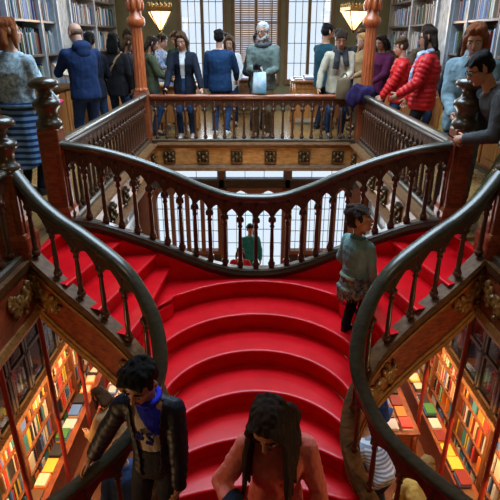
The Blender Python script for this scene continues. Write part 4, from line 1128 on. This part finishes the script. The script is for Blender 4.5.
# far side of the well
p7 = person('woman in an olive jacket with long dark hair, turned sideways towards the orange display table', (-1.72, 9.2, 0), -75, 1.62, 1.0, True, 'tan', ('long', 'dark', .7), dict(m=c_olive, infl=.02, hem=.07), dict(m=c_jean), rh=(.06, .2, .58), lh=(-.06, .22, .6), look=(0, 20, 0), vox=N0)
p8 = person('woman in a blue patterned top bent over the orange table behind the olive jacket', (-1.80, 10.0 + .75, 0), -110, 1.66, 1.0, True, 'pale', ('short', 'black'), dict(m=c_scarf, infl=.018), None, rh=(.06, .22, .6), lh=(-.06, .22, .6), look=(0, 22, 0), vox=N0)
p9 = person('smiling woman in a dark blazer leaning on the far handrail and looking down', (-1.10, 8.86, 0), 178, 1.68, 1.04, True, 'pale', ('bob', 'brown'), dict(m=c_dnavy, name='blazer', infl=.022, hem=.08, open=(.012, .03), shirt=c_white), dict(m=c_jean), c_shoe_w, rh=(.16, .18, .50), lh=(-.19, .16, .49), look=(-4, 20, 0), lean=5, vox=.012)
p10 = person('person in a green top behind the woman in the dark blazer', (-1.40, 10.55, 0), 150, 1.70, 1.05, False, 'tan', ('short', 'dark'), dict(m=cloth('bottle_green', (.012, .05, .04)), infl=.02), None, rh=(.1, .15, .6), lh=(-.1, .2, .62), look=(0, 20, 0), vox=N0)
p11 = person('broad man in a plain blue sweater with his back to the well', (-.52, 9.15, 0), -8, 1.70, 1.14, False, 'pale', ('short', 'black'), dict(m=c_blue, infl=.022, hem=.07), dict(m=c_jean), c_shoe_w, rh=(.14, .18, .56), lh=(-.16, .06, .48), vox=.012)
p12 = person('young woman in a pale open shirt facing the camera near the blind', (-.38, 10.25, 0), 172, 1.62, .95, True, 'pale', ('long', 'brown', .8), dict(m=c_pale, name='shirt_jacket', infl=.02, hem=.10, open=(.02, .03), shirt=c_red), None, rh=(.12, .16, .52), lh=(-.12, .16, .55), look=(0, 16, 0), vox=N0)
p13 = person('dark haired man in bright blue seen between the blue sweater and the blind', (-.50, 11.15, 0), -95, 1.66, 1.0, False, 'tan', ('short', 'dark'), dict(m=cloth('bright_blue', (.03, .12, .42)), infl=.02), None, vox=N0)
p14 = person('person in a dark cardigan standing just behind the shoulder of the bearded man', (.14, 9.72, 0), 200, 1.66, 1.0, True, 'tan', ('short', 'black'), dict(m=c_black, infl=.02), None, rh=(.1, .15, .6), lh=(-.1, .2, .55), vox=N0)
p15 = person('grey bearded man with glasses and pale hood holding a carrier bag at the far handrail', (.22, 8.92, 0), 168, 1.80, 1.16, False, 'tan', ('crop', 'grey'), dict(m=c_grey, infl=.024, hem=.06, fold=.011), dict(m=c_khaki, infl=.016), rh=(.035, .17, .63), lh=(-.06, .18, .605), look=(-14, 4, 0), vox=.011, curl=45,
             extras=[beard(HAIR['grey']), glasses(), hood_up(cloth('pale_grey_hood', (.45, .46, .46))), scarf(cloth('charcoal_scarf', (.05, .055, .06)), 0)])
p16 = person('man in a dark teal jacket looking away beside the orange cabinet', (1.36, 9.75, 0), -55, 1.80, 1.08, False, 'tan', ('short', 'black'), dict(m=c_teal, infl=.022, hem=.08), dict(m=c_dnavy), rh=(.1, .16, .56), lh=(-.12, .14, .5), look=(-10, 6, 0), vox=.012)
p17 = person('man in a cream sweater and dark scarf looking down over the far handrail', (1.48, 8.90, 0), 182, 1.70, 1.06, False, 'tan', ('short', 'dark'), dict(m=c_cream, infl=.022, hem=.06), dict(m=c_jean), rh=(.20, .10, .50), lh=(-.03, .22, .585), look=(-8, 20, 0), lean=7, vox=.011, curl=45, extras=[scarf(cloth('dark_scarf', (.03, .03, .035)), .14)])
p18 = person('man in a dark cap under the far lantern', (1.86, 11.45, 0), 175, 1.74, 1.05, False, 'tan', ('crop', 'black'), dict(m=c_black, infl=.02), None, vox=N0, extras=[cap_hat(c_black)])
p19 = person('short bearded man in a navy jacket next to the blond woman', (2.22, 10.9, 0), 150, 1.74, 1.08, False, 'tan', ('short', 'black'), dict(m=c_dnavy, infl=.022), None, look=(10, 4, 0), vox=N0, extras=[beard(HAIR['black'])])
p20 = person('woman with long blond hair in a beige coat looking sideways', (2.05, 9.65, 0), 120, 1.66, 1.0, True, 'pale', ('long', 'blond', 1.0), dict(m=c_tan, infl=.02, hem=.12), dict(m=c_khaki), rh=(.08, .2, .6), lh=(-.1, .2, .6), look=(0, 14, 0), vox=N0)
p21 = person('woman in a purple sweater holding a phone beside the carved column', (2.26, 9.15, 0), 128, 1.64, 1.06, True, 'tan', ('bob', 'dark'), dict(m=c_purple, infl=.022, hem=.07), dict(m=c_black), rh=(.05, .2, .59), lh=(-.07, .2, .57), look=(0, 20, 0), vox=.012, curl=45)
# gallery on the other side
p22 = person('woman in a red quilted jacket with glasses and a blue scarf, looking across the well', (2.32, 7.0, 0), 72, 1.70, 1.18, True, 'tan', ('bob', 'dark'), dict(m=c_red, name='jacket', infl=.030, hem=.08, puff=(.06, .009), sk=1.12), dict(m=c_black), rh=(.14, .12, .48), lh=(-.13, .17, .55), look=(-4, 2, 0), vox=.011, extras=[glasses(), scarf(c_scarf, .26)])
p23 = person('person in a plain red jacket partly hidden by the woman with the blue scarf', (2.24, 7.85, 0), 80, 1.58, 1.05, True, 'pale', ('short', 'brown'), dict(m=c_red, name='jacket', infl=.026, hem=.06, puff=(.06, .010)), None, rh=(.09, .15, .50), lh=(-.1, .16, .5), look=(0, 12, 0), vox=N0)
p24 = person('short haired man in a brown jacket at the shelves behind the red jackets', (2.72, 8.35, 0), 200, 1.76, 1.05, False, 'tan', ('crop', 'dark'), dict(m=cloth('brown_jacket', (.10, .06, .035)), infl=.02), None, vox=N0)
p25 = person('woman with long straight black hair and a yellow plaid skirt facing the bookcase', (2.50, 6.15, 0), -38, 1.68, 1.06, True, 'tan', ('long', 'black', 2.0), dict(m=c_dnavy, infl=.026, hem=.05), dict(m=c_plaid, kind='skirt', len=.25, infl=.02), rh=(.1, .18, .58), lh=(-.14, .12, .52), vox=.012, look=(0, 10, 0))
p26 = person('woman with wavy auburn hair in a light blue fleece looking down at her phone', (2.12, 5.05, 0), 150, 1.72, 1.12, True, 'pale', ('bob', 'auburn'), dict(m=c_lblue, infl=.026, hem=.06, fold=.011), dict(m=c_ggrey), rh=(.04, .20, .56), lh=(-.06, .22, .58), look=(0, 24, 0), lean=4, vox=.011, curl=45, extras=[hood(c_lblue)])
p27 = person('stooping dark haired man in grey jacket and olive trousers at the stair top', (2.26, 4.15, 0), 82, 1.62, 1.06, False, 'tan', ('short', 'black'), dict(m=c_ggrey, infl=.022, hem=.06), dict(m=c_green, infl=.016), c_shoe_w, rh=(.07, .27, .52), lh=(-.06, .30, .53), lean=40, look=(6, 4, 0), rf=(.06, .17, 0), lf=(-.07, .27, -.0), vox=.010, curl=45, hn=8, extras=[glasses()])
# ground floor
g1 = person('shopper in a white and grey striped top crouching at the ground floor tables', (1.72, 4.75, G), 40, 1.66, 1.08, False, 'tan', ('short', 'black'), dict(m=c_striped_w, infl=.024, hem=.06), None, rh=(.08, .26, .5), lh=(-.1, .25, .5), lean=38, vox=N0, look=(0, 15, 0))
g2 = person('blond shopper in a yellow fleece standing on the ground floor by the long counter', (1.95, 4.1, G), -20, 1.62, 1.05, True, 'pale', ('bob', 'blond'), dict(m=c_yellow, infl=.024), None, rh=(.08, .2, .6), lh=(-.1, .2, .58), lean=14, vox=N0, look=(0, 20, 0))
g3 = person('dark haired shopper in a blue jacket among the ground floor books, beyond the striped top', (1.68, 5.75, G), -60, 1.70, 1.08, False, 'tan', ('short', 'black'), dict(m=cloth('royal_jacket', (.02, .06, .25)), infl=.024), None, rh=(.08, .2, .6), lh=(-.1, .2, .58), lean=10, vox=N0)
g4 = person('shopper in an orange top beside the blond one in yellow', (2.2, 3.75, G), 10, 1.6, 1.0, True, 'pale', ('long', 'brown', .9), dict(m=c_orange, infl=.02), None, vox=N0, lean=8)
g5 = person('shopper in a red top browsing the far end of the ground floor counter', (2.05, 8.05, G), 170, 1.68, 1.0, True, 'pale', ('bob', 'brown'), dict(m=cloth('red_top', (.5, .05, .03)), infl=.02), None, lean=10, vox=N0, look=(0, 18, 0))
g6 = person('fair haired shopper in a brown coat bent over the counter beneath the boy', (-1.82, 5.35, G), 60, 1.68, 1.05, True, 'pale', ('bob', 'brown'), dict(m=c_tan, infl=.024, hem=.1), None, rh=(.1, .24, .56), lh=(-.1, .24, .56), lean=18, vox=N0, look=(0, 20, 0))
g7 = person('shopper in a dark blue coat on the ground floor behind the boy', (-1.45, 4.35, G), 30, 1.7, 1.08, False, 'tan', ('short', 'dark'), dict(m=cloth('blue_coat', (.02, .05, .14)), infl=.024, hem=.14), None, lean=8, vox=N0)
g8 = person('shopper in an orange jumper on the ground floor beside the dark blue coat', (-1.0, 3.45, G), -40, 1.66, 1.05, True, 'pale', ('bob', 'auburn'), dict(m=c_orange, infl=.024), None, lean=8, vox=N0)
g9 = person('person in a red coat standing in the bright ground floor doorway', (-.22, 10.4, G), 175, 1.62, 1.1, True, 'pale', ('bob', 'brown'), dict(m=cloth('scarlet_coat', (.55, .02, .03)), infl=.03, hem=.16, flare=.02), None, vox=N0)
g10 = person('person in a teal coat just inside the ground floor doorway', (.0, 11.6, G), 190, 1.74, 1.0, False, 'tan', ('short', 'dark'), dict(m=cloth('teal_coat', (.02, .25, .24)), infl=.024, hem=.14), None, vox=N0)

# ---- things they hold
def held(name, label, cat, J, a, b, size, m, rot=(0, 0, 0), bev=.004, mk=None):
    p = (at(J, a) + at(J, b)) / 2 if b is not None else at(J, a)
    t = link(name, None, None, p); t.rotation_euler = tuple(R(x) for x in rot); tag(t, label, cat)
    mk(t, m) if mk else None
    if not mk:
        q = MB(); q.box((0, 0, 0), size); bevel(q.build('body', m, t), bev)
    return t
def mk_phone(t, m):
    q = MB(); q.box((0, 0, 0), (.075, .15, .009)); bevel(q.build('case', m, t), .004)
    q = MB(); q.box((0, 0, .0052), (.067, .14, .001)); q.build('screen', mat('phone_glass', (.01, .012, .02), .08), t)
def mk_open_book(t, m):
    for s in (-1, 1):
        M = Matrix.Rotation(R(-s * 14), 3, 'Y'); q = MB(); q.box(V((s * .085, 0, .012)), (.17, .24, .012), 0, M); q.build('cover', m, t)
        q = MB(); q.box(V((s * .083, 0, .024)), (.155, .225, .014), 0, M); q.build('pages', PAGES, t)
def mk_bag(t, m):
    q = MB(); rs = []
    for z, a, b in ((-.17, .105, .03), (-.15, .115, .045), (0, .112, .045), (.12, .105, .035), (.16, .095, .012)):
        rs.append([V((a * cos(x) * (1 + .08 * sin(3 * x)), b * sin(x) * (1 + .08 * cos(4 * x)), z)) for x in [2 * pi * j / 16 for j in range(16)]])
    q.rings(rs); q.build('sack', m, t)
    q = MB(); q.tube([V((.05 * cos(x), 0, .14 + .09 * sin(x))) for x in [pi * j / 8 for j in range(9)]], .008, 6); q.build('handle', m, t)
held('open_book', 'open book with an orange and yellow cover in the balding man hands', 'book', p2, p2['W'][0] + p2['HD'][0] * .10, p2['W'][1] + p2['HD'][1] * .10, None, c_orange, (35, 0, 38), mk=mk_open_book)
b = at(p15, p15['W'][0] + p15['HD'][0] * .06); held('carrier_bag', 'white and blue carrier bag held by the grey bearded man', 'bag', p15, p15['W'][1] + p15['HD'][1] * .05 + V((.06, .06, -.13)), None, None, cloth('white_blue_bag', (.75, .78, .80), (.20, .48, .66), 7, rough=.5), (4, 0, 168), mk=mk_bag)
held('camera', 'small black camera in the upper hand of the grey bearded man', 'camera', p15, p15['W'][0] + p15['HD'][0] * .07 + V((0, .05, .05)), None, (.11, .06, .08), c_black, (0, 0, 168), .01,
     mk=lambda t, m: (bevel((lambda q: (q.box((0, 0, 0), (.12, .05, .08)), q)[1])(MB()).build('body', m, t), .008), (lambda q: (q.lathe([(.028, 0), (.03, .04), (.026, .06)], n=14), q)[1])(MB()).build('lens', c_black, t, V((0, .02, 0)))))
held('handbag', 'slouchy olive brown handbag against the cream sweater', 'bag', p17, p17['W'][1] + p17['HD'][1] * .06 + V((.02, .07, -.10)), None, None, cloth('olive_bag', (.14, .10, .055)), (0, 0, 0), mk=mk_bag)
for J, lb, rz in ((p21, 'phone held by the woman in purple', 128), (p26, 'phone held by the woman in the light blue fleece', 150), (p27, 'phone in the hands of the stooping man in grey', 82), (p9, 'phone held over the far handrail by the woman in the dark blazer', 178)):
    i = 0 if J is p9 else None
    a = J['W'][0] + J['HD'][0] * .10; b_ = J['W'][1] + J['HD'][1] * .10 if i is None else None
    held('phone', 'dark ' + lb, 'phone', J, a + V((0, .02, .02)), b_ + V((0, .02, .02)) if b_ is not None else None, None, c_black, (30, 0, rz), mk=mk_phone)
held('jacket', 'dark jacket folded over the arm of the woman in coral', 'jacket', woman, woman['W'][0].lerp(woman['E'][0], .35), None, None, c_dnavy, (0, 0, 176),
     mk=lambda t, m: link('folded_cloth', (lambda q: (q.ell((0, 0, -.02), (.075, .12, .09)), q.ell((.02, -.01, -.15), (.06, .10, .17)), q.ell((.03, .03, -.22), (.045, .07, .16)), fuse(q, .012, 3, 'folded_cloth', [m], lambda c, n: c + n * .012 * noise.noise(c * 16)))[-1])(MB()), t))
held('glove', 'magenta glove in the raised hand of the woman with the striped wrap', 'glove', p1, p1['W'][0] + p1['HD'][0] * .09, None, None, c_pink, (0, 0, 0),
     mk=lambda t, m: link('knit', (lambda q: (q.ell((0, 0, 0), (.04, .045, .035)), q.ell((.02, .03, .01), (.025, .03, .025)), fuse(q, .01, 2, 'knit', [m]))[-1])(MB()), t))
held('glove', 'magenta glove hanging against the blue striped wrap', 'glove', p1, p1['P'] + V((.10, .17, -.12)), None, None, c_pink, (0, 0, 0),
     mk=lambda t, m: link('knit', (lambda q: (q.ell((0, 0, 0), (.05, .04, .07)), q.ell((.03, .02, -.06), (.03, .03, .05)), fuse(q, .01, 2, 'knit', [m]))[-1])(MB()), t))
t = thing('shawl', 'violet shawl draped over the corner of the gallery handrail', 'shawl', (CX + 1.72, 8.40, .80))
q = MB()
q.ell((0, 0, .03), (.20, .16, .07)); q.ell((.10, -.05, -.02), (.12, .14, .16)); q.ell((-.12, -.06, -.06), (.13, .07, .16)); q.ell((.03, -.16, -.03), (.13, .12, .14)); q.ell((-.02, -.04, .08), (.12, .10, .06))
link('draped_cloth', fuse(q, .014, 2, 'draped_cloth', [c_shawl], lambda c, n: c + n * .045 * noise.noise(V((c.x * 13, c.y * 13, c.z * 4)))), t)
# ------------------------------------------------------------------ books, then lift the whole place so that the ground floor is at 0
def book_mesh():
    mb = MB()
    # unit book: thickness along x, depth along y (spine at -y), height along z
    c = .06
    mb.rings([[V((x, y, z)) for x, y in ((-.5, .5), (-.5, -.42), (-.36, -.5), (.36, -.5), (.5, -.42), (.5, .5))] for z in (0, 1)], 0, False)
    mb.bb(-.5 + .10, .5 - .10, -.3, .46, .985, 1.0 + .002, 1)
    for z in (.14, .80): mb.rings([[V((x, y, z + dz)) for x, y in ((-.505, -.40), (-.365, -.507), (.365, -.507), (.505, -.40))] for dz in (0, .05)], 2, False)
    return mb
BM = bpy.data.materials.new('book_cloth'); BM.use_nodes = True
_n = BM.node_tree; _oi = _n.nodes.new('ShaderNodeObjectInfo'); _n.links.new(_oi.outputs['Color'], _n.nodes['Principled BSDF'].inputs['Base Color']); _n.nodes['Principled BSDF'].inputs['Roughness'].default_value = .5
BAND = mat('spine_band', (.45, .36, .18), .5, (.5, .42, .24), 30)
BME = book_mesh().mesh('book', [BM, PAGES, BAND])
bpy.context.view_layer.update()
_dg = bpy.context.evaluated_depsgraph_get()
from bpy_extras.object_utils import world_to_camera_view
cand = []
for bk in BOOKS:
    t_, d_, h_ = bk['size']; c = V(bk['c'])
    pts = [c + V((-bk['sg'] * (d_ / 2 + .01), 0, h_ * k)) for k in (.6, .9, .25)] if bk['sg'] else [c + V((k * t_, 0, h_ + .005)) for k in (0, .4, -.4)]
    bk['area'] = 0
    for tgt in pts:
        q = world_to_camera_view(sc, co, tgt)
        if not (0 <= q.x <= 1 and 0 <= q.y <= 1 and q.z > 0): continue
        dv = tgt - co.location; L_ = dv.length; dn = dv.normalized(); org = co.location.copy(); vis = True; left = L_ - .02
        for _ in range(6):
            hit, p, nn, ix, ob, mx = sc.ray_cast(_dg, org, dn, distance=left)
            if not hit: break
            if ob.name.startswith('pane'):
                left -= (p - org).length + .01; org = p + dn * .01
                if left <= 0: break
                continue
            vis = False; break
        if vis: bk['area'] += (t_ * h_ if bk['sg'] else t_ * d_ * .8) / (q.z ** 2) * (1.0 if bk['sg'] == 0 else abs(dn.x) + .15)
cand = sorted([b for b in BOOKS if b['area'] > 0], key=lambda b: -b['area'])
print('BOOKS visible', len(cand), 'of', len(BOOKS)); cand = cand[:288]
ids = set(id(b) for b in cand)
for b in cand:
    o = bpy.data.objects.new('book', BME); COL.objects.link(o)
    o.location = b['c']; o.scale = b['size']; o.color = (*b['col'], 1)
    o.rotation_euler = (0, 0, R(-90 * b['sg']) if b['sg'] else R(b['rz']))
    tag(o, b['label'], 'book', b['grp'])
rest = MB(); cols = {}
mats = []
for b in BOOKS:
    if id(b) in ids: continue
    key = b['nm']
    if key not in cols:
        cols[key] = len(mats); mats.append(mat('book_' + key.replace(' ', '_'), b['col'], .5))
    t_, d_, h_ = b['size']; x, y, z = b['c']
    if b['sg']: rest.box((x, y, z + h_ / 2), (d_, t_, h_), cols[key])
    else: rest.box((x, y, z + h_ / 2), (t_, d_, h_), cols[key])
rs_ = rest.build('books', mats); rs_['kind'] = 'stuff'; rs_['label'] = 'remaining closely packed small books filling the far shelves'; rs_['category'] = 'books'
for o in list(bpy.data.objects):
    if o.parent is None: o.location.z += 4.4
bpy.context.view_layer.update()
bpy.data.scenes.remove(TMP)
